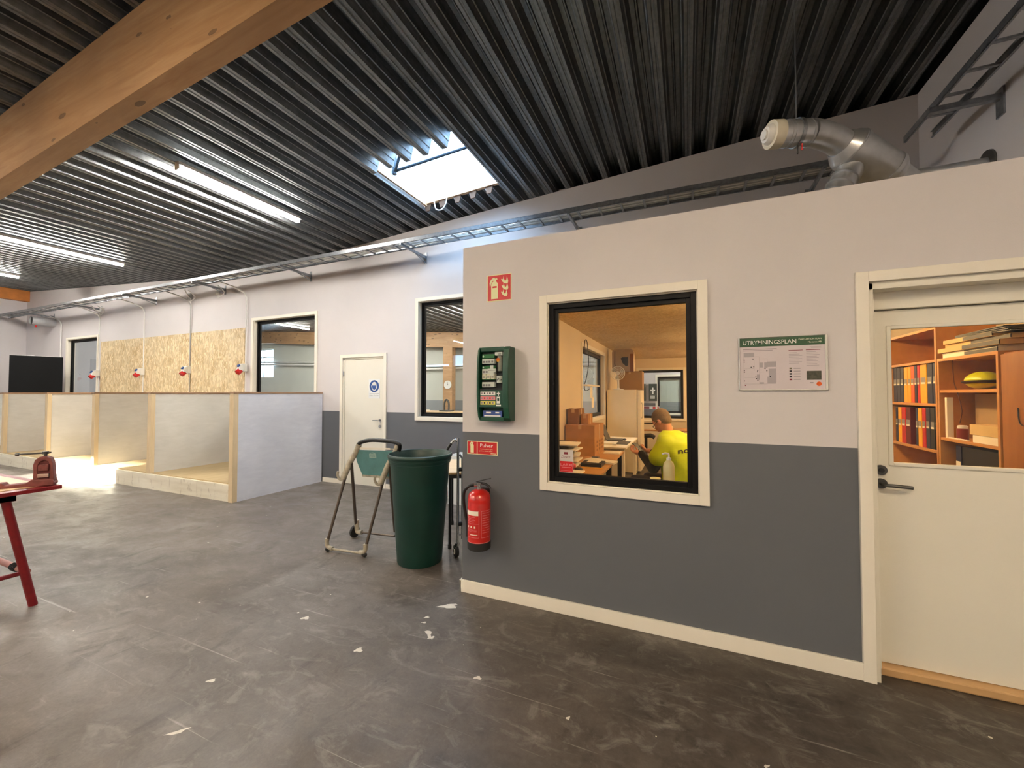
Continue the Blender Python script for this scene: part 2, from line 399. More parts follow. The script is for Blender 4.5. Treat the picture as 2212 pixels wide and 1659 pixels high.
# ------------------------------------------------------------------ structure
def wall_y(x0, x1, y0, y1, ztop, holes, m, name, z0=0):
    """wall between y0 and y1; ztop a function of x; holes (xa, xb, za, zb)"""
    xs = sorted(set([x0, x1]+[h[0] for h in holes]+[h[1] for h in holes]+([XV] if x0 < XV < x1 else [])))
    xs = [x for x in xs if x0 <= x <= x1]
    mb = MB()
    for a, b in zip(xs, xs[1:]):
        mid = (a+b)/2; cuts = sorted([(h[2], h[3]) for h in holes if h[0] < mid < h[1]]); z = z0
        for ha, hb in cuts+[(None, None)]:
            if ha is None: ta, tb = ztop(a), ztop(b)
            else: ta = tb = ha
            if min(ta, tb) > z+1e-4: mb.hexa([(a, y0, z), (b, y0, z), (b, y1, z), (a, y1, z)], [(a, y0, ta), (b, y0, tb), (b, y1, tb), (a, y1, ta)], m)
            if hb is not None: z = hb
    return struct(mb, name)
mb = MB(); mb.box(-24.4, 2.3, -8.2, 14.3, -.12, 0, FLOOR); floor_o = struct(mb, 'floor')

def roof_piece(mb, x0, x1, y0, y1):
    P = .2415; xs = []; k0 = int(math.floor((x0+24.2)/P))-1
    prof = [(0, 0), (.022, 0), (.028, .007), (.038, .007), (.044, 0), (.066, 0), (.080, .06), (.088, .064), (.106, .155), (.140, .155), (.148, .146), (.158, .146), (.166, .155), (.200, .155), (.2185, .064), (.2265, .06)]
    pts = []; k = k0
    while True:
        base = -24.2+k*P+.055
        for a, h in prof: pts.append((base+a, h))
        if base > x1: break
        k += 1
    def hat(x):
        for (a, h), (b, g) in zip(pts, pts[1:]):
            if a <= x <= b: return h+(g-h)*(x-a)/(b-a) if b > a else h
        return 0
    xs = sorted(set([x0]+[a for a, h in pts if x0 < a < x1]+[x1]))
    v = []
    for x in xs:
        z = R(x)+hat(x); v += [(x, y0, z), (x, y1, z)]
    mb.add(v, [(2*i, 2*i+1, 2*i+3, 2*i+2) for i in range(len(xs)-1)], SHEET)
mb = MB()
roof_piece(mb, -24.2, 2.25, -8.2, SK[2]); roof_piece(mb, -24.2, SK[0], SK[2], SK[3]); roof_piece(mb, SK[1], 2.25, SK[2], SK[3]); roof_piece(mb, -24.2, 2.25, SK[3], 14.2)
ceil_o = struct(mb, 'ceiling')

W1 = (-.9, .064, .884, 2.14); D1 = (.888, 1.93, 0, 2.094)
wall_y(-1.589, 2.1, 2.725, 2.9, lambda x: 2.634, [W1, D1], PAINT, 'wall_front')
# return of the office partition, with the office's own ceiling
mb = MB(); mb.box(-1.589, -1.45, 2.9, 5.15, 0, 2.634, PAINT); struct(mb, 'wall_inner_side')
mb = MB(); mb.box(-1.45, 2.1, 2.9, 11.1, 2.42, 2.6, OFFCEIL); struct(mb, 'ceiling_low')
W2 = (-7.6, -5.975, 1.15, 2.9); W3 = (-3.785, -2.16, 1.15, 2.92); W5 = (-14.96, -13.42, 1.15, 2.92); D2 = (-5.32, -4.45, 0, 2.105)
wall_y(-17.45, 2.1, 5.15, 5.3, R, [W2, W3, W5, D2, (-1.589, 2.1, 0, 2.6)], PAINT, 'wall_back')
mb = MB(); mb.hexa([(-17.6, -8, 0), (-17.45, -8, 0), (-17.45, 5.15, 0), (-17.6, 5.15, 0)], [(-17.6, -8, R(-17.6)), (-17.45, -8, R(-17.45)), (-17.45, 5.15, R(-17.45)), (-17.6, 5.15, R(-17.6))], PAINT_PLAIN); struct(mb, 'wall_left')
mb = MB(); mb.box(2.1, 2.3, -8.2, 13.95, 0, R(2.1)+.001, PAINT_PLAIN); mb.box(2.2, 2.3, -8.2, 13.95, R(2.1), R(2.1)+.3, PAINT_PLAIN); struct(mb, 'wall_right')
CL = [(-11.35, -8.85, 2.98, 3.55), (-13.4, -11.6, 2.98, 3.1)]
wall_y(-24.3, 2.3, -8.2, -8, lambda x: R(x)+.2, CL, PAINT_PLAIN, 'wall_south')
# hall beyond the back wall
WN = (-20.3, -18.8, 2.3, 3.75)
wall_y(-24.3, 2.3, 13.75, 13.95, lambda x: R(x)+.2, [WN], two_tone('far_hall_paint', (206, 208, 198), (150, 155, 158), 1.25), 'wall_far')
mb = MB(); mb.box(-24.2, -24.05, 5.3, 13.75, 0, R(-24)+.2, PAINT_PLAIN); struct(mb, 'wall_far_left')
mb = MB()
mb.hexa([(-24.2, 5.15, 0), (-17.45, 5.15, 0), (-17.45, 5.3, 0), (-24.2, 5.3, 0)], [(-24.2, 5.15, R(-24.2)), (-17.45, 5.15, R(-17.45)), (-17.45, 5.3, R(-17.45)), (-24.2, 5.3, R(-24.2))], PAINT_PLAIN); struct(mb, 'wall_far_front')
# wall between the far hall and the office, with its window
mb = MB()
for a, b, z0, z1 in ((5.3, 5.98, 0, 2.6), (7.75, 11.1, 0, 2.6), (5.98, 7.75, 0, 1.1), (5.98, 7.75, 2.22, 2.6)):
    mb.box(-1.589, -1.45, a, b, z0, z1, OFFPAINT)
mb.box(-1.589, -1.45, 5.3, 11.1, 2.6, 4.3, PAINT_PLAIN); mb.box(-1.589, -1.45, 11.1, 13.75, 0, 4.3, PAINT_PLAIN)
struct(mb, 'wall_inner_left')
mb = MB(); mb.box(-1.45, -1.44, 2.9, 5.98, 0, 1.1, OFFPAINT); mb.box(-1.45, -1.44, 2.9, 5.92, 1.1, 2.42, OFFPAINT); struct(mb, 'wall_inner_left_lining')
# office lining: inner faces painted warm white
mb = MB(); mb.box(2.085, 2.1, 2.9, 11.1, 0, 2.42, OFFPAINT); struct(mb, 'wall_inner_right')
W4 = (-1.16, -.08, .87, 2.12)
wall_y(-1.45, 2.1, 11.1, 11.25, lambda x: 2.6, [W4], OFFPAINT, 'wall_inner_rear')
mb = MB(); mb.box(-1.45, 2.1, 11.1, 11.25, 2.6, 4.3, PAINT_PLAIN); struct(mb, 'wall_inner_rear_upper')
# entrance bay beyond the office
W6 = (-.86, -.1, .9, 2.05)
wall_y(-1.45, 2.1, 13.55, 13.7, lambda x: 2.7, [W6], PAINT, 'wall_rear')
mb = MB(); mb.box(-1.45, 2.1, 11.25, 13.7, 2.7, 2.8, PAINT_PLAIN); struct(mb, 'ceiling_rear')

def casing(mb, x0, x1, z0, z1, y, w=.055, t=.022, bottom=True):
    mb.box(x0-w, x0, y-t, y, z0-(w if bottom else 0), z1+w, TRIM); mb.box(x1, x1+w, y-t, y, z0-(w if bottom else 0), z1+w, TRIM)
    mb.box(x0, x1, y-t, y, z1, z1+w, TRIM)
    if bottom: mb.box(x0, x1, y-t, y, z0-w, z0, TRIM)
def window(n, hole, y, wall_t, depth, fw=.06, both=False):
    x0, x1, z0, z1 = hole
    o = struct_empty('window_%d' % n, ((x0+x1)/2, y, z0))
    mb = MB(); casing(mb, x0, x1, z0, z1, y)
    if both:
        yy = y+wall_t; w = .055
        for a in ((x0-w, x0, z0-w, z1+w), (x1, x1+w, z0-w, z1+w), (x0, x1, z1, z1+w), (x0, x1, z0-w, z0)): mb.box(a[0], a[1], yy, yy+.02, a[2], a[3], TRIM)
    mb.build('window_casing', o, bevel=.002)
    mb = MB(); e = .001    # painted lining of the reveal
    for a, b, c, d_ in ((x0-e, x0+.006, z0, z1), (x1-.006, x1+e, z0, z1), (x0, x1, z0-e, z0+.006), (x0, x1, z1-.006, z1+e)): mb.box(a, b, y-.001, y+wall_t, c, d_, TRIM)
    mb.build('window_reveal', o)
    mb = MB(); x0 += .006; x1 -= .006; z0 += .006; z1 -= .006
    for f, ya, yb in ((fw*.55, depth, depth+.06), (fw, depth+.016, depth+.05)):
        for a, b, c, d_ in ((x0, x0+f, z0, z1), (x1-f, x1, z0, z1), (x0+f, x1-f, z0, z0+f), (x0+f, x1-f, z1-f, z1)): mb.box(a, b, y+ya, y+yb, c, d_, BLACKF)
    mb.build('window_frame', o, bevel=.002)
    mb = MB(); mb.box(x0+fw-.005, x1-fw+.005, y+depth+.03, y+depth+.034, z0+fw-.005, z1-fw+.005, GLASS); mb.build('glass_pane', o)
    return o
w1 = window(1, W1, 2.725, .175, .012)
mb = MB(); mb.box(-.96, .12, 2.9, 3.02, .865, .89, TRIM); mb.build('window_sill', w1, bevel=.003)
window(2, W2, 5.15, .15, .06); window(3, W3, 5.15, .15, .06); window(5, W5, 5.15, .15, .06)
window(4, W4, 11.1, .15, .03)
window(6, W6, 13.55, .12, .03)
# casing, frame and pane of the window in the office's left wall
o = struct_empty('window_7', (-1.45, 6.87, 1.1)); mb = MB()
for a, b, c, d_ in ((5.92, 5.98, 1.04, 2.28), (7.75, 7.81, 1.04, 2.28), (5.98, 7.75, 2.22, 2.28), (5.98, 7.75, 1.04, 1.1)): mb.box(-1.45, -1.43, a, b, c, d_, TRIM)
mb.build('window_casing', o, bevel=.002); mb = MB()
for a, b, c, d_ in ((5.98, 6.04, 1.1, 2.22), (7.69, 7.75, 1.1, 2.22), (6.04, 7.69, 2.16, 2.22), (6.04, 7.69, 1.1, 1.16)): mb.box(-1.56, -1.51, a, b, c, d_, BLACKF)
mb.build('window_frame', o); mb = MB(); mb.box(-1.537, -1.533, 6.04, 7.69, 1.16, 2.16, GLASS); mb.build('glass_pane', o)
# daylight windows of the far hall
for i, (a, b) in enumerate(((-20.3, -18.8),)):
    o = struct_empty('window_%d' % (8+i), ((a+b)/2, 13.75, 2.3)); mb = MB(); zz = (2.3, 3.75)
    for x in (a, (a+b)/2-.03, b-.06): mb.box(x, x+.06, 13.78, 13.84, zz[0], zz[1], TRIM)
    for z in (2.3, 3.3, 3.69): mb.box(a, b, 13.78, 13.84, z, z+.06, TRIM)
    mb.build('window_frame', o); mb = MB(); mb.box(a, b, 13.81, 13.813, 2.3, 3.75, GLASS); mb.build('glass_pane', o)
    portal(((a+b)/2, 14.0, 3.02), (0, -1, 0), b-a, 1.45)
for i, h in enumerate(CL):
    o = struct_empty('window_%d' % (10+i), ((h[0]+h[1])/2, -8, h[2])); mb = MB()
    for z in (h[2]-.05, h[3]): mb.box(h[0]-.05, h[1]+.05, -8, -7.97, z, z+.05, TRIM)
    for x in (h[0]-.05, h[1]): mb.box(x, x+.05, -8, -7.97, h[2], h[3], TRIM)
    mb.build('window_frame', o); mb = MB(); mb.box(h[0], h[1], -8.08, -8.077, h[2], h[3], GLASS); mb.build('glass_pane', o)

# baseboards
mb = MB(); mb.box(-1.605, .834, 2.708, 2.725, 0, .09, TRIM); mb.box(-1.605, -1.589, 2.708, 5.15, 0, .09, TRIM); struct(mb, 'baseboard_front', bevel=.003)
mb = MB(); mb.box(-5.76, -5.375, 5.135, 5.15, 0, .075, TRIM); mb.box(-4.395, -1.605, 5.135, 5.15, 0, .075, TRIM); struct(mb, 'baseboard_back', bevel=.003)

# door 1: glazed office door
d1 = struct_empty('door_1', (1.4, 2.725, 0))
mb = MB(); w = .055
mb.box(D1[0]-w, D1[0], 2.703, 2.725, 0, D1[3]+w, TRIM); mb.box(D1[0], D1[1]+w, 2.703, 2.725, D1[3], D1[3]+w, TRIM); mb.box(D1[1], D1[1]+w, 2.703, 2.725, 0, D1[3], TRIM); mb.build('door_casing', d1, bevel=.002)
mb = MB()
mb.box(.888, .912, 2.7255, 2.9, 0, 2.09, DOORP); mb.box(.912, .94, 2.80, 2.9, 0, 2.05, DOORP)
mb.box(.888, 1.93, 2.7255, 2.9, 2.055, 2.0935, DOORP); mb.box(.912, 1.93, 2.82, 2.9, 1.962, 2.055, DOORP); mb.box(.912, 1.93, 2.8935, 2.9, 1.93, 1.962, DOORP); mb.box(1.9, 1.93, 2.7255, 2.9, 0, 2.055, DOORP)
mb.build('door_frame', d1, bevel=.002)
mb = MB(); gx0, gx1, gz0, gz1 = 1.02, 1.80, 1.126, 1.857
for a, b, c, d_ in ((.944, gx0, .05, 1.957), (gx1, 1.896, .05, 1.957), (gx0, gx1, .05, gz0), (gx0, gx1, gz1, 1.957)): mb.box(a, b, 2.85, 2.892, c, d_, DOORP)
leaf = mb.build('door_leaf', d1)
mb = MB(); t = .016
for a, b, c, d_ in ((gx0-t, gx0+.004, gz0-t, gz1+t), (gx1-.004, gx1+t, gz0-t, gz1+t), (gx0, gx1, gz0-t, gz0+.004), (gx0, gx1, gz1-.004, gz1+t)): mb.box(a, b, 2.840, 2.852, c, d_, DOORP)
mb.build('glazing_bead', leaf, bevel=.004)
mb = MB(); mb.box(gx0, gx1, 2.868, 2.872, gz0, gz1, GLASS); mb.build('glass_pane', leaf)
mb = MB(); mb.cyl((.968, 2.849, 1.012), (.968, 2.838, 1.012), .027, DARKSTEEL, n=24); mb.tube([(.968, 2.84, 1.012), (.968, 2.80, 1.012), (.978, 2.792, 1.012), (1.0, 2.79, 1.012), (1.08, 2.79, 1.008)], .0095, DARKSTEEL, n=12); mb.build('door_handle', leaf)
mb = MB(); mb.cyl((.968, 2.849, 1.085), (.968, 2.836, 1.085), .027, DARKSTEEL, n=24); mb.cyl((.968, 2.837, 1.085), (.968, 2.828, 1.085), .012, BLACK, n=16); mb.build('lock_cylinder', leaf)
mb = MB(); mb.box(.9, 1.93, 2.80, 2.9, 0, .045, mat('threshold_oak', (196, 158, 110), .45, var=.1, scale=6)); mb.build('threshold', d1, bevel=.008)

# door 2: plain door in the back wall
d2 = struct_empty('door_2', (-4.88, 5.15, 0))
mb = MB(); casing(mb, D2[0], D2[1], 0, D2[3], 5.15, bottom=False); mb.build('door_casing', d2, bevel=.002)
mb = MB()
for a, b, c, e in ((D2[0], D2[0]+.03, 0, D2[3]), (D2[1]-.03, D2[1], 0, D2[3]), (D2[0], D2[1], D2[3]-.03, D2[3])): mb.box(a, b, 5.1505, 5.29, c, e, DOORP)
mb.build('door_frame', d2)
mb = MB(); mb.box(-5.286, -4.484, 5.158, 5.2, .012, 2.07, DOORP); leaf2 = mb.build('door_leaf', d2, bevel=.003)
mb = MB(); mb.cyl((-4.53, 5.158, 1.075), (-4.53, 5.145, 1.075), .024, STEEL, n=20); mb.tube([(-4.53, 5.15, 1.075), (-4.53, 5.11, 1.075), (-4.545, 5.105, 1.075), (-4.64, 5.105, 1.073)], .009, STEEL, n=10); mb.build('door_handle', leaf2)
mb = MB(); mb.cyl((-4.53, 5.158, .98), (-4.53, 5.142, .98), .024, STEEL, n=20); mb.build('lock_cylinder', leaf2)
mb = MB(); mb.cyl((-5.305, 5.145, 1.80), (-5.305, 5.145, 1.88), .009, STEEL, n=10); mb.build('hinge', d2)

# dried plaster splashes lying on the floor
mb = MB()
def blob(px, py, r, sx, rot):
    n = 14; pts = []
    for k in range(n):
        a = 2*PI*k/n; q = r*(1+.28*math.sin(3*a+px*9)+.15*math.sin(5*a+py*7)); x = q*math.cos(a)*sx; y = q*math.sin(a)
        pts.append((px+x*math.cos(rot)-y*math.sin(rot), py+x*math.sin(rot)+y*math.cos(rot), .0012))
    mb.add(pts, [tuple(range(n))], STAIN)
for a in ((-1.56, 2.49, .030, 2.1, .5), (-1.50, 2.16, .016, 2.6, 2.4), (-1.62, 2.31, .012, 1.5, .8), (-1.60, 2.25, .009, 1.8, .3), (-1.46, 2.13, .010, 2.2, .9), (-1.78, 1.86, .020, 1.2, .2), (-2.36, 1.98, .018, 1.5, .5), (-2.30, 1.36, .013, 1.6, .6),
          (-2.09, 1.10, .010, 4.2, .9), (-.66, 1.41, .012, 1.2, .1), (.52, 1.86, .012, 1.7, -.8), (-.02, 1.32, .008, 2.2, .5), (.60, 1.43, .010, 1.4, .3), (-.52, 1.86, .008, 1.5, 1.2), (.28, 1.94, .006, 2.4, .8), (-.30, 1.15, .007, 1.2, .8), (-1.03, 1.93, .012, 1.8, .2)): blob(*a)
st = mb.build('dried_splashes', floor_o); st['kind'] = 'stuff'; st['label'] = 'pale dried plaster splashes'

# ------------------------------------------------------------------ roof beams, lights, skylight
def beam(name, y0, y1, xa, xb, depth, label, group=None):
    mb = MB(); xs = [xa]+([XV] if xa < XV < xb else [])+[xb]
    for a, b in zip(xs, xs[1:]):
        mb.hexa([(a, y0, R(a)-depth), (b, y0, R(b)-depth), (b, y1, R(b)-depth), (a, y1, R(a)-depth)], [(a, y0, R(a)+.002), (b, y0, R(b)+.002), (b, y1, R(b)+.002), (a, y1, R(a)+.002)], GLULAM)
    o = mb.build(name, loc=(xa, y0, 0)); tag(o, label, 'beam', group); return o
beam('roof_girder', 1.44, 1.575, -17.45, 2.1, .575, 'big glued laminated timber beam crossing under the ribbed roof above the red bench')
mb = MB(); mb.box(-17.45, -17.28, 1.6, 5.15, R(-17.45)-.30, R(-17.45)+.0, mat('edge_beam_wood', (204, 128, 58), .55, var=.15, scale=4)); tag(mb.build('roof_girder', loc=(-17.4, 5.15, 4)), 'short orange timber beam under the roof on the far end wall', 'beam')
beam('roof_girder', 13.3, 13.48, -24.05, -1.6, .57, 'timber roof beam of the next hall seen through the back windows')

def batten(x, y, label, m=None, L=1.48, group='ceiling light battens', skirt=False):
    r = thing('ceiling_light', label, 'ceiling light', (x, y, R(x)), group)
    mb = MB(); mb.box(x-.035, x+.035, y, y+L, R(x)-.045, R(x)-.004, WHITE); mb.box(x-.055, x+.055, y, y+L, R(x)-.050, R(x)-.045, WHITE)  # wide plate added to shield the roof ribs from the diffuser
    if skirt:  # unseen skirts added to keep lamp light off the roof sheet
        for q in (-.1, .098): mb.box(x+q, x+q+.002, y, y+L, R(x)-.082, R(x)-.004, WHITE)
        mb.box(x-.1, x+.1, y, y+L, R(x)-.044, R(x)-.04, WHITE)
        for q in (y-.004, y+L): mb.box(x-.1, x+.1, q, q+.004, R(x)-.082, R(x)-.004, WHITE)
    mb.build('light_housing', r, bevel=.004)
    mb = MB(); mb.box(x-.03, x+.03, y+.01, y+L-.01, R(x)-.085, R(x)-.0505, m or EM_TUBE); mb.build('light_diffuser', r, bevel=.01)
    for yy in (y, y+L-.012): mb = MB(); mb.box(x-.034, x+.034, yy, yy+.012, R(x)-.088, R(x)-.045, WHITE); mb.build('end_cap', r)
    return r
L1 = batten(-4.97, 2.5, 'long lit batten between the timber beam and the skylight')
batten(-9.52, 2.5, 'second lit batten counted from the skylight')
batten(-13.95, 2.5, 'short sliver of lit batten near the orange edge beam')
for x, y in ((-13.95, -2.4), (-9.5, -2.4), (-13.9, -6.4), (-9.5, -6.4), (-4.97, -6.4)): batten(x, y, 'ceiling batten with added light-blocking skirt in the part of the hall behind the camera', skirt=True)
for x, y in ((-4.97, -2.4), (-.6, -4.8), (1.2, -2.4)): batten(x, y, 'warm ceiling batten with added light-blocking skirt in the part of the hall behind the camera', EM_WARM, skirt=True)
for x, y in ((-5.4, 7.6), (-9.9, 7.6), (-14.4, 7.6), (-5.4, 10.6), (-9.9, 10.6), (-14.4, 10.6), (-19, 8.5), (-3.0, 7.6)): batten(x, y, 'lit batten of the next hall seen through the back windows', EM_FAR, group='battens in the next hall')
# bare cable running along the roof to the first batten
mb = MB(); mb.tube([(-4.97, 1.6, R(-4.97)-.02), (-4.965, 1.9, R(-4.97)-.03), (-4.98, 2.2, R(-4.97)-.02), (-4.97, 2.5, R(-4.97)-.03)], .004, WHITE, n=6); tag(mb.build('light_cable', loc=(-4.97, 2, 4)), 'thin pale cable under the roof sheet ending at the longest lit batten', 'cable')

sk = struct_empty('window_12', ((SK[0]+SK[1])/2, (SK[2]+SK[3])/2, R(-2.8)))
SHW = mat('skylight_shaft_lining', (222, 226, 230), .5, var=.05); SKW = mat('skylight_frame_wood', (214, 170, 128), .6, var=.1)
x0, x1, y0, y1 = SK; zt = 4.78
mb = MB()
for a in ((x0-.03, x0, y0-.03, y1+.03), (x1, x1+.03, y0-.03, y1+.03), (x0, x1, y0-.03, y0), (x0, x1, y1, y1+.03)): mb.hexa([(a[0], a[2], R(a[0])+.155), (a[1], a[2], R(a[1])+.155), (a[1], a[3], R(a[1])+.155), (a[0], a[3], R(a[0])+.155)], [(a[0], a[2], zt), (a[1], a[2], zt), (a[1], a[3], zt), (a[0], a[3], zt)], SHW)
mb.build('skylight_shaft', sk)
mb = MB()
mb.hexa([(x0-.02, y1-.03, R(x0)+.095), (x1+.02, y1-.03, R(x1)+.095), (x1+.02, y1+.02, R(x1)+.095), (x0-.02, y1+.02, R(x0)+.095)], [(x0-.02, y1-.03, R(x0)+.15), (x1+.02, y1-.03, R(x1)+.15), (x1+.02, y1+.02, R(x1)+.15), (x0-.02, y1+.02, R(x0)+.15)], SKW)
mb.box(x0-.015, x0+.012, y0, y1, R(x0)+.07, R(x0)+.15, SKW)
for yy0, yy1 in ((y1-.012, y1+.012), (y0-.012, y0+.012)):
    for k in range(int(27/.2415)):
        b = -24.2+k*.2415+.055-.2415*0
        if b > x0-.06 and b+.066 < x1+.06:
            p = [(b-.039, .155), (b+.001, .002), (b+.065, .002), (b+.105, .155)]
            mb.hexa([(q[0], yy0, R(q[0])+q[1]) for q in p], [(q[0], yy1, R(q[0])+q[1]) for q in p], mat('cut_edge_brown', (104, 74, 54), .8) if yy0 > 4 else SHEET)
mb.build('skylight_frame', sk)
SKB = mat('skylight_bar_paint', (40, 58, 72), .5)
mb = MB(); mb.tube([(x0, 4.02, R(x0)+.20), (x1, 4.04, R(x1)+.20)], .018, SKB, n=8); mb.build('skylight_bar', sk)
mb = MB(); mb.tube([(x0+.03, 4.02, R(x0)+.16), (x0+.03, 4.02, zt)], .026, SKB, n=8); mb.build('skylight_bar', sk)
mb = MB(); mb.tube([(x0+.5, y0, 4.5), (x0+.03, 4.02, 4.28)], .02, SKB, n=8); mb.build('skylight_bar', sk)
mb = MB(); mb.tube([(-3.2, 4.62, 4.45), (-3.17, 4.66, 4.1), (-3.12, 4.66, 4.03), (-3.05, 4.66, 4.03), (-3.0, 4.68, 4.12), (-3.0, 4.7, 4.3)], .008, WHITE, n=8, smooth_path=6); mb.build('skylight_cord', sk)
mb = MB(); mb.box(x0-.03, x1+.03, y0-.03, y1+.03, zt, zt+.006, GLASS); mb.build('glass_pane', sk)

# ------------------------------------------------------------------ cable ladders
def ladder(P0, P1, side, name, label, pitch=.245, width=.25, brk=(), brk_fn=None):
    P0 = Vector(P0); P1 = Vector(P1); dr = (P1-P0).normalized(); L = (P1-P0).length; sd = Vector(side)
    r = thing(name, label, 'cable ladder', P0)
    for s in (0, 1):
        mb = MB(); o = P0+sd*width*s; q = .012
        a = o-sd*q*(0 if s else 0)
        inn = sd*(1 if s == 0 else -1)
        for (u0, u1, z0, z1) in ((0, .0025, 0, .055), (0, .016, 0, .0025), (0, .016, .0525, .055)):
            A = a+inn*u0; B = a+inn*u1
            bot = [A, B, B+dr*L, A+dr*L]
            if (B-A).cross(dr).z < 0: bot = [A, A+dr*L, B+dr*L, B]
            mb.hexa([p+Vector((0, 0, z0)) for p in bot], [p+Vector((0, 0, z1)) for p in bot], GALV)
        mb.build('side_rail', r)
    n = int(L/pitch); mb = MB(); c = P0+dr*.12
    mb.M = Matrix.Identity(4)
    A = c+Vector((0, 0, .006)); B = A+sd*width; wv = dr*.012
    bot = [A-wv, A+wv, B+wv, B-wv]
    mb.hexa([p for p in bot], [p+Vector((0, 0, .014)) for p in bot], GALV)
    first = mb.build('rung', r)
    for k in range(1, n):
        o = first.copy(); C.objects.link(o); o.parent = r; o.location = dr*pitch*k
    return r
lad = ladder((-17.44, 4.56, 3.615), (1.70, 4.56, 3.615), (0, 1, 0), 'cable_ladder', 'long galvanised cable ladder running along the top of the back wall')
for x in (-15.76, -13.28, -10.9, -8.48, -6.1, -3.66, -1.25, 1.19):
    mb = MB(); mb.box(x-.02, x+.02, 5.142, 5.15, 3.49, 3.67, GALV)
    mb.hexa([(x-.013, 4.54, 3.586), (x+.013, 4.54, 3.586), (x+.013, 5.145, 3.565), (x-.013, 5.145, 3.565)], [(x-.013, 4.54, 3.612), (x+.013, 4.54, 3.612), (x+.013, 5.145, 3.612), (x-.013, 5.145, 3.612)], GALV)
    mb.tube([(x, 4.82, 3.59), (x, 5.14, 3.51)], .008, GALV, n=6); mb.build('wall_bracket', lad)
mb = MB()    # cables lying in the ladder
for k in range(5): mb.tube([(-17.2+4.7*i, 4.62+.035*k+.01*math.sin(i*2+k), 3.641) for i in range(5)], .007, WHITE if k % 2 else GREYP, n=6)
tag(mb.build('cable_bundle', loc=(-9, 4.6, 3.63)), 'pale cables lying along the ladder on the back wall', 'cables')
lad2 = ladder((1.735, -6, 3.66), (1.735, 4.50, 3.66), (1, 0, 0), 'cable_ladder', 'galvanised cable ladder high on the side wall, meeting the big duct', .245, .19)
for y in (4.03, 1.6, -1):
    mb = MB(); mb.box(1.70, 2.1, y-.022, y+.022, 3.62, 3.66, GALV); mb.box(2.088, 2.1, y-.04, y+.04, 3.5, 3.7, GALV); mb.build('wall_bracket', lad2)

# ------------------------------------------------------------------ ducts
dt = thing('ventilation_duct', 'shiny galvanised duct with an elbow and side branch above the office wall', 'duct', (1.0, 3.2, 2.634))
A = Vector((.494, 2.947, 3.129)); B = Vector((.72, 3.042, 3.14)); Cc = Vector((.875, 3.14, 3.115)); D = Vector((.955, 3.195, 3.075)); E_ = Vector((1.20, 3.33, 2.92)); F_ = Vector((1.44, 3.47, 2.76))
mb = MB(); mb.tube([A+(B-A)*.12, A.lerp(B, .5), B], .078, GALVD, n=32); 
for t in (.42, .5, .95): p = A.lerp(B, t); mb.cyl(p-(B-A).normalized()*.004, p+(B-A).normalized()*.004, .081, GALVD, n=32)
mb.build('straight_pipe', dt)
mb = MB(); el = [B.lerp(B, 0), B.lerp(Cc, .35)+Vector((.0, 0, .008)), B.lerp(Cc, .7)+Vector((0, 0, .006)), Cc, Cc.lerp(D, .6)]
mb.tube(el, .08, GALVD, n=32); mb.build('elbow', dt)
ax = (E_-D).normalized()
mb = MB(); mb.tube([Cc.lerp(D, .5), D, D+ax*.01, E_, E_+ax*.01, E_+ax*.04], .125, GALVD, n=40, radii=[.085, .118, .124, .124, .118, .1]); 
for p in (D+ax*.03, E_-ax*.02): mb.cyl(p-ax*.012, p+ax*.012, .128, GALVD, n=40)
mb.build('main_duct', dt)
mb = MB(); mb.tube([E_+ax*.02, F_], .098, GALVD, n=32); mb.build('straight_pipe', dt)
mb = MB(); g = D+ax*.08; mb.tube([g+Vector((-.02, 0, -.06)), (.845, 3.12, 2.70), (.80, 3.1, 2.634)], .075, GALVD, n=28)
for k in range(3): p = g.lerp(Vector((.845, 3.12, 2.70)), .5+.17*k); q = (Vector((.845, 3.12, 2.70))-g).normalized(); mb.cyl(p-q*.003, p+q*.003, .079, GALVD, n=28)
mb.build('branch_duct', dt)
n1 = (B-A).normalized()
mb = MB(); mb.tube([A-n1*.0, A+n1*.062], .082, mat('ivory_plastic', (214, 206, 184), .5), n=32); mb.tube([A-n1*.03, A-n1*.012, A], .06, WHITE, n=28, radii=[.045, .058, .06]); mb.tube([A-n1*.042, A-n1*.028], .03, WHITE, n=20); mb.build('end_cap', dt, label='white plastic valve cap')
mb = MB(); p = A.lerp(B, .68); mb.tube([p-n1*.01, p+n1*.01], .086, GALV, n=32); mb.tube([p+Vector((0, 0, .08)), p+Vector((0, 0, R(.64)-p.z-.001))], .004, GALV, n=6); mb.box(p.x-.004, p.x+.004, p.y-.02, p.y-.012, p.z-.14, p.z-.08, BLACK); mb.box(p.x+.02, p.x+.028, p.y-.02, p.y-.012, p.z-.12, p.z-.08, RED); mb.build('clamp', dt)
mb = MB(); mb.tube([(2.1, 4.185, 3.238), (1.86, 4.185, 3.235), (1.2, 4.22, 3.225), (1.0, 4.25, 2.9), (.98, 4.26, 2.6)], .042, GALVD, n=20, smooth_path=5); mb.cyl((2.099, 4.185, 3.238), (2.085, 4.185, 3.238), .095, DARKSTEEL, n=28)  # dark disc on the wall paints the shade of the pipe hole
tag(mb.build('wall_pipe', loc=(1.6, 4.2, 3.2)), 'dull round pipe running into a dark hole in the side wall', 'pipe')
mb = MB(); mb.tube([(-15.75, 5.15, 3.43), (-15.75, 4.9, 3.43), (-15.75, 4.72, 3.43)], .115, mat('bright_galvanised', (190, 192, 194), .4, .4), n=32, caps=False); mb.cyl((-15.75, 4.76, 3.43), (-15.75, 4.75, 3.43), .112, BLACK, n=32); mb.cyl((-15.75, 4.98, 3.43), (-15.75, 4.95, 3.43), .12, MATS['bright_galvanised'], n=32); mb.box(-15.78, -15.75, 4.8, 4.83, 3.26, 3.31, RED)  # black disc inside the mouth paints the shade within the duct
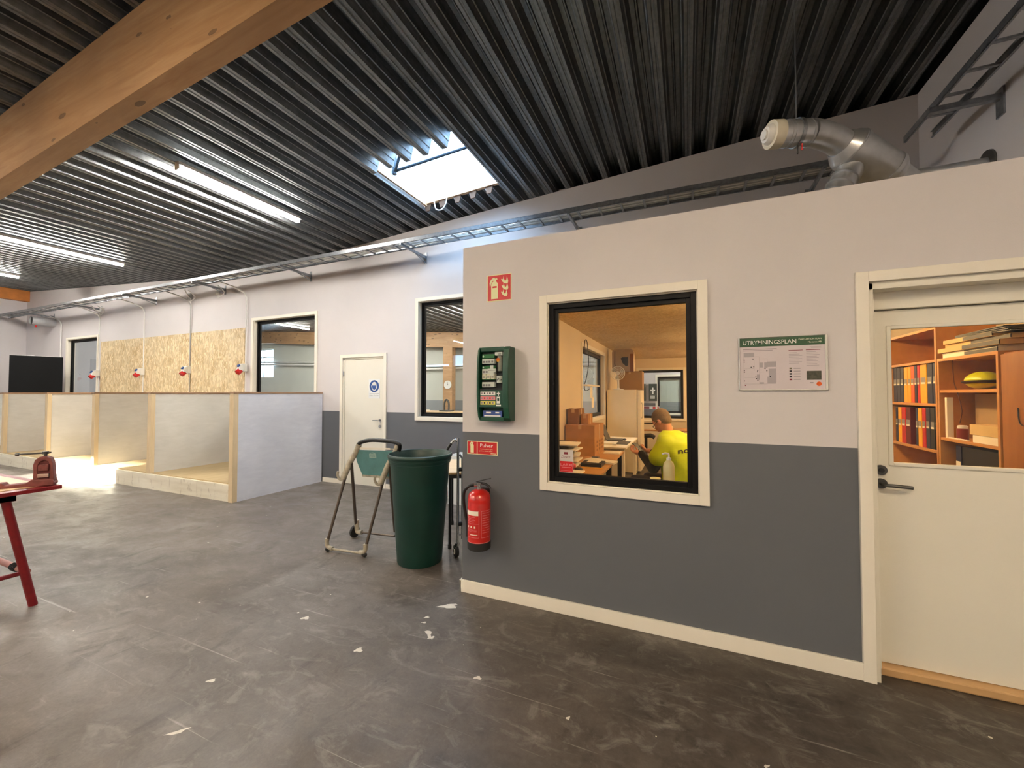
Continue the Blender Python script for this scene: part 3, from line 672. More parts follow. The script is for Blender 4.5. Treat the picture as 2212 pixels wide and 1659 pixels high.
tag(mb.build('duct_stub', loc=(-15.75, 5.15, 3.43)), 'short open duct stub with a red tag under the end of the cable ladder', 'duct')

# ------------------------------------------------------------------ back wall: boards, sockets, cables
for i, (a, b, l) in enumerate(((-13.22, -11.32, 'flake board beside the small far window'), (-11.3, -9.56, 'flake board with a flake board on both sides'), (-9.54, -7.84, 'flake board with a pale plaster streak, next to the large window'))):
    mb = MB(); mb.box(a, b, 5.128, 5.1485, 1.3, 2.78, OSB); tag(mb.build('flake_board', loc=(a, 5.13, 1.3)), l, 'board', 'flake boards on the back wall')
SX = (-15.27, -13.28, -11.31, -9.57, -7.79)
where = ('in front of the black panel', 'between the small far window and a flake board', 'on the flake board seam beside the small window board', 'on the flake board seam next to the streaked board', 'beside the casing of the large window')
names5 = ('leftmost', 'second from left', 'third from left', 'fourth from left', 'rightmost')
def socket(x):
    y = 5.128
    r = thing('power_socket', '', 'socket', (x, y, 1.98), 'red industrial sockets on the back wall')
    mb = MB(); mb.box(x-.05, x+.05, y-.07, y, 1.93, 2.08, WHITE); mb.hexa([(x-.05, y-.15, 1.96), (x+.05, y-.15, 1.96), (x+.05, y-.07, 1.93), (x-.05, y-.07, 1.93)], [(x-.05, y-.12, 2.05), (x+.05, y-.12, 2.05), (x+.05, y-.07, 2.08), (x-.05, y-.07, 2.08)], WHITE); mb.build('socket_housing', r, bevel=.006)
    mb = MB(); mb.cyl((x, y-.10, 1.955), (x, y-.16, 1.90), .05, RED, n=20); mb.build('socket_lid', r, label='red hinged lid')
    mb = MB(); mb.cyl((x, y-.13, 2.03), (x, y-.148, 2.045), .03, BLUE, n=16); mb.build('socket_switch', r, label='dark blue round switch')
    return r
s0 = socket(SX[0]); s0['label'] = 'white and red power socket '+where[0]
for i in range(1, 5): dup(s0, (SX[i], 5.128, 1.98), None, 'white and red power socket '+where[i])
for i, x in enumerate(SX):
    mb = MB(); y = 5.122
    mb.tube([(x-.3, 4.82, 3.62), (x-.16, 4.95, 3.56), (x-.03, 5.09, 3.46), (x, y, 3.36), (x, y, 3.2), (x, y, 2.08)], .011, GREYP if i == 3 else WHITE, n=8)
    mb.tube([(x, y, 1.94), (x, y, 1.31)], .009, WHITE, n=8)
    if i in (1, 3): mb.tube([(x+.3, 4.85, 3.6), (x+.12, 5.0, 3.52), (x+.02, 5.1, 3.5), (x, y, 3.4)], .009, WHITE, n=8, smooth_path=4)
    tag(mb.build('power_cable', loc=(x, 5.12, 1.3)), 'cable to the socket '+where[i], 'cable', 'cables down the back wall')
for i, x in enumerate((-8.65, -9.6, -13.2)):
    mb = MB(); mb.box(x-.05, x+.05, 5.1, 5.15, 3.5, 3.62, GREYP if i == 1 else WHITE); mb.tube([(x, 5.1, 3.5), (x+.12, 5.05, 3.42), (x+.3, 5.05, 3.5), (x+.35, 4.9, 3.6)], .008, WHITE, n=6, smooth_path=4)
    tag(mb.build('junction_box', loc=(x, 5.1, 3.5)), ('small junction box under the cable ladder, above the last flake board', 'grey junction box under the ladder above the fourth power socket', 'small junction box under the ladder above the second power socket')[i], 'junction box', 'junction boxes under the cable ladder')

# ------------------------------------------------------------------ booths
mb = MB(); mb.box(-15.4, -5.85, 3.68, 5.12, .20, .25, PLATF); pf = thing('booth_platform', 'long low wooden platform under the row of booths', 'platform', (-10, 3.64, 0))
mb.build('platform_deck', pf); mb = MB(); mb.box(-15.4, -5.775, 3.645, 3.68, 0, .235, SPRUCE); mb.build('front_board', pf, bevel=.003, label='rough pale spruce front board')
PX = (-5.79, -7.84, -9.58, -11.37, -13.35, -15.35)
lab = ('wide bluish white end partition reaching the floor at the end of the booths', 'second booth partition counted from the bluish white end panel', 'third booth partition counted from the bluish white end panel', 'fourth booth partition, sunlit, behind the pipe vise handle', 'fifth booth partition counted from the bluish white end panel', 'last booth partition beyond the black panel')
for i, x in enumerate(PX):
    z0 = 0 if i == 0 else .25
    r = thing('booth_partition', lab[i], 'partition', (x, 4.4, z0), 'booth partitions on the platform')
    mb = MB()
    if i == 0: mb.box(x-.04, x+.028, 3.70, 5.12, z0+.0, 1.505, PLY)
    else: mb.box(x-.028, x+.028, 3.70, 5.12, z0, 1.505, PLYD)
    mb.build('panel', r)
    mb = MB(); mb.box(x-.055, x+.03 if i == 0 else x+.045, 3.642 if i else 3.63, 3.70, z0 if i else 0, 1.505, PINE_Z); mb.build('end_post', r, bevel=.003)
    mb = MB(); mb.box(x-.06, x+.035 if i == 0 else x+.05, 3.63, 5.12, 1.505, 1.53, mat('top_rail_wood', (150, 118, 90), .6)); mb.build('top_rail', r, bevel=.002)
bb = thing('blackboard', 'large black panel standing behind the booths near the end wall', 'panel', (-14.75, 4.5, 0))
mb = MB(); mb.M = frame((-14.98, 4.16, 1.25), (.33, .84, 0), (0, 0, 1)); mb.box(0, .87, .0, 1.19, -.04, 0, BOARDB); mb.box(.1, .4, 1.19, 1.20, -.03, -.01, WHITE); mb.box(.5, .8, 1.19, 1.20, -.03, -.01, WHITE); mb.build('board_face', bb)
mb = MB(); mb.M = frame((-14.98, 4.16, .25), (.33, .84, 0), (0, 0, 1)); mb.box(.05, .1, 0, 1.0, -.04, -.005, BLUE); mb.box(.77, .82, 0, 1.0, -.04, -.005, BLUE); mb.build('board_leg', bb)

# ------------------------------------------------------------------ next hall
mb = MB(); mb.box(-8.6, -8.2, 13.25, 13.5, 0, R(-8.4)-.57, GLULAM); tag(mb.build('timber_post', loc=(-8.4, 13.3, 0)), 'timber column with a clock in the next hall', 'column')
mb = MB(); mb.cyl((-8.38, 13.25, 1.85), (-8.38, 13.22, 1.85), .16, WHITE, n=32); mb.cyl((-8.38, 13.22, 1.85), (-8.38, 13.215, 1.85), .02, BLACK, n=12); mb.box(-8.385, -8.375, 13.214, 13.218, 1.85, 1.95, BLACK); mb.box(-8.38, -8.31, 13.214, 13.218, 1.845, 1.855, BLACK)
tag(mb.build('wall_clock', loc=(-8.38, 13.25, 1.85)), 'round white clock on the timber column of the next hall', 'clock')
for i, zz in enumerate((2.72, 2.6)):
    mb = MB(); mb.tube([(-24, 13.6, zz+.5), (-16, 13.6, zz+.25), (-10.6, 13.6, zz), (-9.9, 13.6, zz-.1), (-1.7, 13.6, zz-.1)], .045, WHITE, n=10); tag(mb.build('heating_pipe', loc=(-12, 13.6, zz)), ('upper' if i == 0 else 'lower')+' pale pipe along the far wall of the next hall', 'pipe', 'pipes in the next hall')
wb = thing('workbench', 'pale workbench in the next hall behind the window by the corner', 'workbench', (-7.1, 10.8, 0))
mb = MB(); mb.box(-8.7, -5.5, 10.4, 11.3, .90, .96, BIRCH); mb.build('worktop', wb, bevel=.004)
for x in (-8.6, -5.6):
    for y in (10.5, 11.2): mb = MB(); mb.box(x-.04, x+.04, y-.04, y+.04, 0, .9, BIRCH); mb.build('leg', wb)
mb = MB(); mb.box(-8.2, -7.5, 10.5, 10.8, .96, 1.0, PAPER); tag(mb.build('paper_sheet', loc=(-8, 10.6, .96)), 'white paper lying on the pale workbench in the next hall', 'paper')
mb = MB(); mb.tube([(-6.95, 10.8, .96), (-6.95, 10.8, 1.22), (-6.88, 10.8, 1.32), (-6.80, 10.8, 1.22), (-6.80, 10.8, .98)], .03, DARKSTEEL, n=10, smooth_path=4); mb.box(-7.05, -6.7, 10.65, 10.95, .96, 1.0, DARKSTEEL); tag(mb.build('bench_clamp', loc=(-6.9, 10.8, .96)), 'dark hoop-shaped tool standing on the pale workbench', 'tool')
mb = MB(); mb.box(-15.6, -14.1, 13.68, 13.745, 1.2, 2.0, WHITE); mb.box(-15.5, -14.2, 13.67, 13.68, 1.2, 1.92, INKG); tag(mb.build('notice_board', loc=(-14.8, 13.7, 1.2)), 'white framed grey board on the far wall of the next hall', 'board')
mb = MB(); mb.box(-13.4, -13.1, 13.72, 13.75, 2.0, 2.2, RED); mb.box(-13.3, -13.27, 13.71, 13.72, 2.03, 2.17, WHITE); tag(mb.build('wall_sign', loc=(-13.2, 13.7, 2)), 'tiny red and white sign on the far wall of the next hall', 'sign')

# ------------------------------------------------------------------ signs on the front wall
def flames(mb, m, z, ox, oy, s):
    for (x, y, k) in ((0, .62, 1), (.02, .34, .95), (0, .06, .9)):
        pts = [(0, .24), (.07, .10), (.18, .01), (.33, 0), (.36, .10), (.30, .33), (.26, .17), (.20, .12), (.16, .2), (.12, .36), (.10, .22)]
        mb.poly([(ox+(x+px*k)*s, oy+(y+py*k)*s) for px, py in pts], m, z)
def ext_icon(mb, m, bg, z, ox, oy, s, slot=True):
    body = [(.10, 0), (.44, 0), (.44, .62), (.42, .72), (.35, .79), (.19, .79), (.12, .72), (.10, .62)]
    mb.poly([(ox+x*s, oy+y*s) for x, y in body], m, z)
    mb.poly([(ox+x*s, oy+y*s) for x, y in ((.22, .78), (.34, .78), (.36, .86), (.42, .88), (.40, .94), (.30, .93), (.26, .98), (.18, .96), (.08, .88), (.02, .74), (.03, .60), (.07, .60), (.10, .72), (.20, .86))], m, z)
    if slot: mb.rect(ox+.17*s, ox+.38*s, oy+.50*s, oy+.58*s, bg, z+.0004)
mb = MB(); mb.M = on_wall(-1.379, 2.725, 2.193)
mb.box(0, .2, 0, .2, 0, .003, LUMI); mb.rect(.006, .194, .006, .194, RED, .0034); ext_icon(mb, LUMI, RED, .0038, .018, .018, .165); flames(mb, LUMI, .0038, .116, .022, .165)
tag(mb.build('fire_sign', loc=(-1.28, 2.725, 2.193)), 'square red sign with cream extinguisher and flames high on the front wall', 'sign')
mb = MB(); mb.M = on_wall(-1.547, 2.725, 1.043)
mb.box(0, .256, 0, .101, 0, .003, LUMI); mb.rect(.004, .083, .005, .096, RED, .0034); mb.rect(.089, .251, .005, .096, RED, .0034)
ext_icon(mb, LUMI, RED, .0038, .02, .012, .085, False)
mb.text('Pulver', .112, .058, .027, WHITE, .0038, w=.108, bold=.01); mb.text('Ved brand: slå, tryck', .112, .040, .0075, LUMI, .0038, w=.105); mb.text('spaken, släcka elden.', .102, .026, .0075, LUMI, .0038, w=.115); mb.rect(.20, .245, .010, .015, LUMI, .0038)
tag(mb.build('extinguisher_sign', loc=(-1.42, 2.725, 1.043)), 'small red sign reading Pulver above the fire extinguisher', 'sign')

# first aid station
fa = thing('first_aid_station', 'dark green wall-mounted first aid station with clear cover', 'first aid box', (-1.28, 2.725, 1.305))
x0, x1 = -1.402, -1.150
prof = [(2.7245, 1.305), (2.645, 1.305), (2.622, 1.33), (2.604, 1.40), (2.597, 1.50), (2.597, 1.66), (2.604, 1.76), (2.618, 1.82), (2.640, 1.84), (2.7245, 1.84)]
mb = MB()
n = len(prof)
for xa, xb in ((x0, x0+.018), (x1-.046, x1)):
    mb.hexa([(xa, y, z) for y, z in prof], [(xb, y, z) for y, z in prof], AIDGREEN)
mb.box(x0+.018, x1-.046, 2.68, 2.7245, 1.305, 1.84, AIDGREEN); mb.box(x0+.018, x1-.046, 2.625, 2.68, 1.305, 1.335, AIDGREEN); mb.box(x0+.018, x1-.046, 2.63, 2.68, 1.805, 1.84, AIDGREEN); mb.box(x0+.018, x1-.046, 2.612, 2.68, 1.525, 1.54, BLACK)
mb.build('case', fa, bevel=.006)
def face(mb, y): mb.M = on_wall(x0+.018, y, 1.305)
mb = MB(); face(mb, 2.612); mb.box(0, .188, .10, .222, -.02, 0, AIDGREEN)
for k, (m, ln) in enumerate(((WHITE, INK), (PINKT, RED), (mat('label_yellow', (214, 206, 96), .5), INK))):
    yy = .186-.034*k; mb.rect(.008, .128, yy, yy+.026, m, .0006)
    for j in range(5): mb.rect(.014+.022*j, .026+.022*j, yy+.007, yy+.019, ln if j % 2 else INKG, .001)
mb.rect(.148, .156, .183, .212, WHITE, .0006); mb.rect(.139, .166, .193, .202, WHITE, .0006); mb.rect(.138, .164, .128, .176, WHITE, .0006); mb.rect(.143, .159, .145, .165, AIDGREEN, .001); mb.rect(.134, .172, .108, .119, WHITE, .0006)
mb.build('plaster_drawer', fa)
mb = MB(); face(mb, 2.66)
mb.rect(0, .188, .236, .50, BLACK, .0)
def lab_box(a, b, c, d_, m, z=.03):
    mb.box(a, b, c, d_, 0, z, m)
for zc, h in ((.455, .028), (.378, .022), (.262+.035, .024)): lab_box(.012, .112, zc, zc+h, AIDMID); mb.rect(.016, .028, zc+h*.35, zc+h*.6, WHITE, .0305); mb.rect(.0195, .0245, zc+h*.2, zc+h*.78, WHITE, .0306)
for zc, h, k in ((.415, .034, 4), (.342, .034, 2), (.245, .036, 3)):
    lab_box(.012, .112, zc, zc+h, WHITE)
    for j in range(k): mb.rect(.018+.023*j, .034+.023*j, zc+.006, zc+h*.6, INKG, .0306)
for j in range(3): lab_box(.014+.035*j, .044+.035*j, .292+.012, .292+.048, PAPER, .034); mb.rect(.02+.035*j, .038+.035*j, .312, .322, INKG, .0346)
mb.build('bandage_pack', fa)
mb = MB(); face(mb, 2.624); mb.box(.060, .124, .352, .378, -.004, 0, WHITE); mb.box(.079, .105, .328, .402, -.0038, .0002, WHITE); mb.rect(.066, .118, .364, .367, INKG, .0006); mb.build('white_cross', fa)
mb = MB(); face(mb, 2.66); mb.tube([(.15, .36, .014), (.15, .47, .014)], .019, mat('bottle_grey', (150, 146, 140), .3), n=16); mb.disc(.142, .44, .014, ORANGE, .034); mb.disc(.142, .433, .009, YELL, .0345); mb.box(.118, .176, .472, .496, 0, .036, WHITE); mb.rect(.145, .168, .479, .483, INK, .0365)
mb.tube([(.15, .275, .014), (.15, .325, .014)], .025, WHITE, n=16)
for j in range(5): mb.rect(.130+.009*j, .135+.009*j, .285+.006*(j % 3), .297+.006*(j % 3), INK, .04)
mb.build('eyewash_bottle', fa)
mb = MB(); face(mb, 2.64); mb.box(.02, .17, .03, .075, -.01, .01, mat('wipe_blue', (52, 76, 140), .4)); mb.rect(.03, .16, .033, .043, WHITE, .0106); mb.rect(.045, .085, .055, .066, WHITE, .0106); mb.rect(.12, .15, .056, .066, WHITE, .0106); mb.build('wipe_packets', fa)
mb = MB(); mb.add([(x0+.018, 2.606, 1.845-.01), (x1-.046, 2.606, 1.835), (x1-.046, 2.600, 1.545), (x0+.018, 2.600, 1.545)], [(0, 1, 2, 3)], CLEAR); mb.build('clear_cover', fa)

# evacuation plan
ep = thing('evacuation_plan', 'framed evacuation plan with green header on the front wall', 'sign', (.495, 2.725, 1.52))
PW, PH = .427, .308
mb = MB(); mb.M = on_wall(.281, 2.725, 1.52)
for a in ((0, .006, 0, PH), (PW-.012, PW, 0, PH), (0, PW, 0, .006), (0, PW, PH-.004, PH)): mb.box(a[0], a[1], a[2], a[3], 0, .016, mat('silver_frame', (205, 205, 198), .3, .6))
mb.build('frame', ep, bevel=.002)
mb = MB(); mb.M = on_wall(.281, 2.725, 1.52); mb.box(.004, PW-.008, .004, PH-.003, .001, .011, PLANW); mb.rect(.006, PW-.012, PH-.055, PH-.005, PLANG, .0114)
z = .0118
mb.text('UTRYMNINGSPLAN', .022, PH-.042, .024, WHITE, z, w=.262, bold=.004); mb.text('EVACUATION PLAN', .40, PH-.026, .009, PAPER, z, w=.105, align='RIGHT'); mb.text('Movanos AB', .40, PH-.043, .009, PAPER, z, w=.062, align='RIGHT')
for k, (a, b) in enumerate(((.022, .19), (.022, .17))): mb.rect(a, b, PH-.071-.008*k, PH-.068-.008*k, INKG, z)
mb.rect(.345, .398, PH-.067, PH-.065, INKL, z); mb.rect(.352, .398, PH-.073, PH-.071, INKL, z)
def u(v): return .006+(v-175)/1695*.41
def q(v): return PH-.055-(v-430)/870*.245
for a, b, c, e in ((255, 475, 548, 640), (583, 655, 758, 858), (680, 748, 758, 868), (745, 918, 740, 850), (770, 918, 885, 1190), (740, 769, 1045, 1190), (525, 583, 1000, 1110), (583, 670, 1160, 1190)): mb.rect(u(a), u(b), q(e), q(c), INKL, z)
for a, b, c, e in ((255, 258, 640, 1195), (255, 740, 1192, 1196), (470, 580, 632, 635), (258, 470, 878, 881), (270, 490, 1060, 1063), (578, 582, 640, 1190), (470, 473, 640, 920), (740, 743, 680, 760), (590, 740, 950, 953), (915, 920, 740, 1160), (580, 740, 680, 683)): mb.rect(u(a), u(b), q(e), q(c), INKG, z+.0002)
for a, b in ((265, 700), (265, 740), (265, 915), (265, 948), (265, 1130), (450, 680), (465, 840), (410, 848), (545, 915), (540, 942), (695, 880), (732, 925), (505, 1050), (515, 1085), (545, 1125), (800, 1045), (285, 1222)): mb.rect(u(a-11), u(a+11), q(b+10), q(b-10), INK if a != 285 else INKR, z+.0004)
for x in (1170, 1505): mb.rect(u(x), u(x+275), q(534), q(522), INKR, z)
for k in range(8): mb.rect(u(1175), u(1330+((k*53) % 110)), q(582+30*k), q(572+30*k), INKL, z)
for k in range(10): mb.rect(u(1512), u(1690+((k*37) % 90)), q(572+30*k), q(562+30*k), INKL, z)
for k in range(5): mb.rect(u(1182), u(1234), q(905+55*k), q(872+55*k), (mat('ink_olive', (110, 100, 80), .6), INK, INK, INK, INKR)[k], z); mb.rect(u(1265), u(1395), q(900+55*k), q(880+55*k), INKL, z)
mb.rect(u(1512), u(1792), q(1122), q(945), PHOTO, z); mb.disc(u(1745), q(1200), .012, ORANGE, z); mb.rect(u(1575), u(1640), q(1190), q(1168), INKG, z)
mb.build('plan_sheet', ep)

# mask sign on door 2
mb = MB(); mb.M = on_wall(-4.772, 5.158, 1.428)
mb.box(0, .23, 0, .31, 0, .003, mat('sign_white', (226, 228, 226), .4)); cx, cy = .115, .198
mb.disc(cx, cy, .098, BLUE, .0034)
mb.poly([(cx+.048*math.cos(a), cy+.018+.052*math.sin(a)) for a in [PI*k/12 for k in range(13)]], WHITE, .0038)
mb.poly([(cx-.062, cy+.016), (cx+.062, cy+.016), (cx+.060, cy+.024), (cx-.060, cy+.024)], WHITE, .0038)
mb.poly([(cx+.062*math.cos(PI+PI*k/14)*(1 if k in (0, 14) else .95), cy+.012+.085*math.sin(PI+PI*k/14)) for k in range(15)], WHITE, .0036)
mb.poly([(cx+.046*math.cos(PI+PI*k/14), cy+.010+.070*math.sin(PI+PI*k/14)) for k in range(15)], BLUE, .0040)
mb.text('Andningsskydd', cx, .068, .018, INK, .0036, w=.19, align='CENTER'); mb.text('måste användas', cx, .038, .014, INK, .0036, w=.19, align='CENTER')
tag(mb.build('mask_sign', loc=(-4.66, 5.158, 1.43)), 'blue round face mask sign stuck on the white door in the back wall', 'sign')

# alarm sticker on window 1
mb = MB(); mb.M = on_wall(-.83, 2.7665, .952)
mb.box(0, .10, 0, .158, 0, .001, mat('sticker_grey', (198, 192, 186), .5)); mb.rect(.004, .096, .004, .078, RED, .0014); mb.text('LARM', .05, .045, .019, PINKT, .0018, w=.082, align='CENTER', bold=.01); mb.rect(.018, .082, .034, .038, PINKT, .0018); mb.rect(.012, .09, .012, .014, PINKT, .0018)
mb.rect(.034, .062, .126, .142, INKR, .0014); mb.text('Direct', .014, .100, .017, INKR, .0018, w=.066, shear=.4)
tag(mb.build('alarm_sticker', loc=(-.78, 2.766, .952)), 'grey and red sticker reading LARM in the corner of the office window', 'sticker')

# ------------------------------------------------------------------ fire extinguisher
fe = thing('fire_extinguisher', 'red fire extinguisher hanging on the front wall', 'fire extinguisher', (-1.385, 2.61, .395))
ex, ey = -1.385, 2.612
mb = MB(); mb.lathe([(.082, .445), (.083, .47), (.083, .72), (.081, .728), (.083, .736), (.082, .755), (.072, .785), (.050, .805), (.026, .812), (.02, .815)], REDC, (ex, ey), 48); mb.build('cylinder', fe)
mb = MB(); mb.lathe([(.076, .393), (.084, .40), (.085, .448), (.080, .452)], RUBBER, (ex, ey), 40); mb.build('base_ring', fe)
mb = MB()
def wrap(a0, a1, z0, z1, m, r=.0838, n=10):
    v = []
    for k in range(n+1):
        a = math.radians(a0+(a1-a0)*k/n); v += [(ex+r*math.cos(a), ey+r*math.sin(a), z0), (ex+r*math.cos(a), ey+r*math.sin(a), z1)]
    mb.add(v, [(2*i, 2*i+2, 2*i+3, 2*i+1) for i in range(n)], m)
for (a0, a1) in ((-142, -62), (-52, 15)):
    for z0, z1 in ((.49, .493), (.675, .678)): wrap(a0, a1, z0, z1, PINKT)
    for a in (a0, a1-2): wrap(a, a+2, .49, .678, PINKT, n=1)
wrap(-138, -66, .645, .675, PAPER, .0840); wrap(-140, -64, .586, .588, PINKT)
for k in range(4): wrap(-134, -80-8*(k % 2), .632-.011*k, .635-.011*k, PINKT, .0840)
for k in range(3): wrap(-128+20*k, -120+20*k, .556, .570, PAPER, .0840, 3); 
for k in range(3): wrap(-134, -74, .546-.007*k, .548-.007*k, PINKT, .0840)
wrap(-110, -70, .507, .514, PAPER, .0840)
for k in range(9): wrap(-46, 5-6*(k % 3), .66-.017*k, .663-.017*k, PINKT, .0840)
wrap(-150, 30, .452, .456, PINKT)
mb.build('instruction_label', fe)
mb = MB(); mb.lathe([(.018, .812), (.018, .828), (.014, .83), (.014, .848), (.017, .85), (.017, .862)], STEEL, (ex, ey), 20)
mb.cyl((ex, ey, .842), (ex-.04, ey-.01, .842), .012, STEEL, n=14); mb.build('valve', fe)
mb = MB(); mb.hexa([(ex-.02, ey-.008, .862), (ex+.09, ey-.008, .895), (ex+.09, ey+.008, .895), (ex-.02, ey+.008, .862)], [(ex-.022, ey-.008, .868), (ex+.09, ey-.008, .900), (ex+.09, ey+.008, .900), (ex-.022, ey+.008, .868)], BLACK)
mb.tube([(ex, ey, .858), (ex+.04, ey, .856), (ex+.075, ey, .842), (ex+.09, ey, .822)], .008, BLACK, n=10, smooth_path=4); mb.build('lever', fe)
mb = MB(); mb.tube([(ex-.035, ey-.01, .842), (ex-.075, ey-.02, .832), (ex-.112, ey-.02, .79), (ex-.120, ey-.015, .72), (ex-.108, ey-.01, .63), (ex-.09, ey-.01, .55), (ex-.088, ey-.02, .47)], .0115, BLACK, n=12, smooth_path=6); mb.build('hose', fe)
mb = MB(); mb.box(ex-.03, ex+.03, 2.695, 2.7245, .72, .80, BLACK); mb.build('wall_hook', fe)

# ------------------------------------------------------------------ green bin
bx, by = -2.235, 3.075
bn = thing('round_bin', 'tall tapered dark green plastic bin standing open on the floor', 'bin', (bx, by, 0))
mb = MB(); mb.lathe([(.180, .004), (.194, .0), (.199, .012), (.262, .865), (.266, .885), (.272, .89), (.276, .905), (.276, .925), (.284, .930), (.288, .94), (.288, .952), (.283, .962), (.276, .965), (.270, .962), (.264, .94), (.258, .93), (.25, .86), (.189, .03), (.10, .02), (.01, .02)], BINGREEN, (bx, by), 72); mb.build('bin_body', bn)
mb = MB()
for r_, z in ((.2775, .915), (.268, .887)): mb.lathe([(r_-.004, z-.006), (r_+.003, z-.003), (r_+.003, z+.003), (r_-.004, z+.006)], BINGREEN, (bx, by), 72, caps=False)
mb.build('rim_band', bn)

# ------------------------------------------------------------------ paper roll floor stand
ps = thing('paper_roll_stand', 'tubular floor stand with teal roll shield beside the green bin', 'stand', (-2.95, 3.1, 0))
def TB(name, pts, r, m, sp=0, radii=None, label=None):
    mb = MB(); mb.tube(pts, r, m, n=14, smooth_path=sp, radii=radii); return mb.build(name, ps, label=label)
fl, fr, rl, rr = Vector((-3.17, 2.89, .03)), Vector((-2.73, 2.925, .03)), Vector((-3.20, 3.29, .06)), Vector((-2.735, 3.34, .06))
hl, hr = Vector((-3.085, 3.03, .70)), Vector((-2.655, 3.07, .68)); tl, tr = Vector((-2.975, 3.08, .975)), Vector((-2.53, 3.12, .985))
TB('leg', [hl, fl+Vector((0, 0, .05))], .014, BROWNT); TB('leg', [hr, fr+Vector((0, 0, .05))], .014, BROWNT)
TB('leg', [tl.lerp(hl, .55), rl+Vector((0, 0, .05))], .015, BROWNT); TB('leg', [tr.lerp(hr, .55), rr+Vector((0, 0, .05))], .015, BROWNT)
TB('crossbar', [fl+Vector((.04, 0, 0)), fr-Vector((.04, 0, 0))], .011, CASTI); TB('crossbar', [rl+Vector((.04, 0, 0)), rr], .011, BROWNT)
for p, dx in ((fl, 1), (fr, -1)):
    TB('corner_foot', [p+Vector((0, 0, .09)), p+Vector((0, 0, .045)), p+Vector((.02*dx, 0, .012)), p+Vector((.07*dx, .003, .004))], .02, CASTI, 4); mb = MB(); mb.ball(p+Vector((.012*dx, 0, -.008)), .022, RUBBER, sq=(1.3, 1, .9)); mb.build('rubber_foot', ps)
mb = MB(); mb.cyl(rl+Vector((-.03, 0, 0)), rl+Vector((-.005, 0, 0)), .06, RUBBER, n=32); mb.cyl(rl+Vector((-.036, 0, 0)), rl+Vector((-.028, 0, 0)), .035, CASTI, n=24); mb.build('wheel', ps)
TB('wheel_bracket', [rl+Vector((.01, 0, .12)), rl+Vector((.012, 0, .03)), rl+Vector((.03, 0, 0)), rl+Vector((.08, 0, 0))], .024, CASTI, 4)
for a, b in ((tl, hl), (tr, hr)):
    TB('side_arm', [a+Vector((.01, 0, .035)), a+Vector((-.03, 0, -.05)), a.lerp(b, .5)+Vector((-.02, 0, 0)), b+Vector((0, 0, .03)), b+Vector((-.02, -.02, -.03))], .028, CASTI, 5)
    mb = MB(); mb.tube([b+Vector((0, 0, -.03)), b+Vector((-.05, -.02, -.04)), b+Vector((-.075, -.03, 0)), b+Vector((-.07, -.03, .04))], .012, CASTI, n=10, smooth_path=4); mb.build('hook', ps)
TB('push_handle', [tl+Vector((.0, 0, .02)), tl+Vector((.04, -.01, .052)), tl.lerp(tr, .35)+Vector((0, -.02, .075)), tl.lerp(tr, .7)+Vector((0, -.02, .072)), tr+Vector((-.02, -.02, .06)), tr+Vector((.03, -.015, .04)), tr+Vector((.02, 0, -.01)), tr+Vector((-.03, 0, -.09))], .02, BLACK, 6)
TB('tear_bar', [tl+Vector((.0, .0, -.005)), tr+Vector((-.02, 0, -.012))], .006, CASTI)
mb = MB(); sx = (tr-tl).normalized()
mb.M = frame(tl+Vector((-.03, .0, -.015)), sx, (-.02, -.12, 1)); mb.prism([(.0, -.01), (.46, -.012), (.46, -.12), (.40, -.285), (.06, -.275), (.0, -.12)][::-1], 0, .008, TEAL)
mb.rect(.035, .40, .0, .016, PAPER, .009); mb.prism([(.06, -.275), (.40, -.285), (.405, -.265), (.055, -.255)], .008, .014, CASTI)
mb.rect(.155, .235, -.085, -.045, mat('worn_logo', (150, 172, 166), .6), .0085); mb.poly([(.16, -.045), (.19, -.038), (.235, -.05), (.225, -.038), (.20, -.03), (.175, -.033)], MATS['worn_logo'], .0086)
mb.text('TORK', .195, -.077, .019, TEAL, .0092, w=.055, align='CENTER'); mb.build('roll_shield', ps)

# ------------------------------------------------------------------ small table and chrome frame behind the bin
tb = thing('folding_table', 'table with pale wood top and black legs behind the corner', 'table', (-2.2, 3.75, 0), rz=0)
a0 = Vector((-2.135, 3.37, 0)); ux = Vector((.87, .49, 0)).normalized()*.42; uy = Vector((-.42, .73, 0)).normalized()*.80
def quad(o, a, b, z0, z1, m, mb): mb.hexa([o+Vector((0, 0, z0)), o+a+Vector((0, 0, z0)), o+a+b+Vector((0, 0, z0)), o+b+Vector((0, 0, z0))], [o+Vector((0, 0, z1)), o+a+Vector((0, 0, z1)), o+a+b+Vector((0, 0, z1)), o+b+Vector((0, 0, z1))], m)
mb = MB(); quad(a0, ux, uy, .72, .74, BIRCH, mb); mb.build('table_top', tb, bevel=.003)
mb = MB(); quad(a0+ux*.03+uy*.02, ux*.94, uy*.96, .68, .72, BLACK, mb); mb.build('apron', tb)
for s, t in ((.06, .04), (.92, .04), (.06, .95), (.92, .95)): mb = MB(); p = a0+ux*s+uy*t; mb.cyl((p.x, p.y, 0), (p.x, p.y, .69), .014, BLACK, n=14); mb.cyl((p.x, p.y, 0), (p.x, p.y, .04), .018, RUBBER, n=14); mb.build('leg', tb)
cf = thing('wheeled_walking_frame', 'chrome tube frame with black grip and castor at the wall corner', 'walking frame', (-1.95, 3.28, 0))
x = -1.955; y = 3.27
mb = MB(); mb.tube([(x, y, .10), (x, y, 1.01), (x-.003, y, 1.05), (x-.022, y-.01, 1.075), (x-.045, y-.02, 1.06), (x-.062, y-.03, 1.035)], .012, STEEL, n=14, smooth_path=3); mb.build('upright', cf)
mb = MB(); mb.tube([(x-.058, y-.028, 1.043), (x-.092, y-.045, .985)], .014, BLACK, n=12); mb.build('grip', cf)
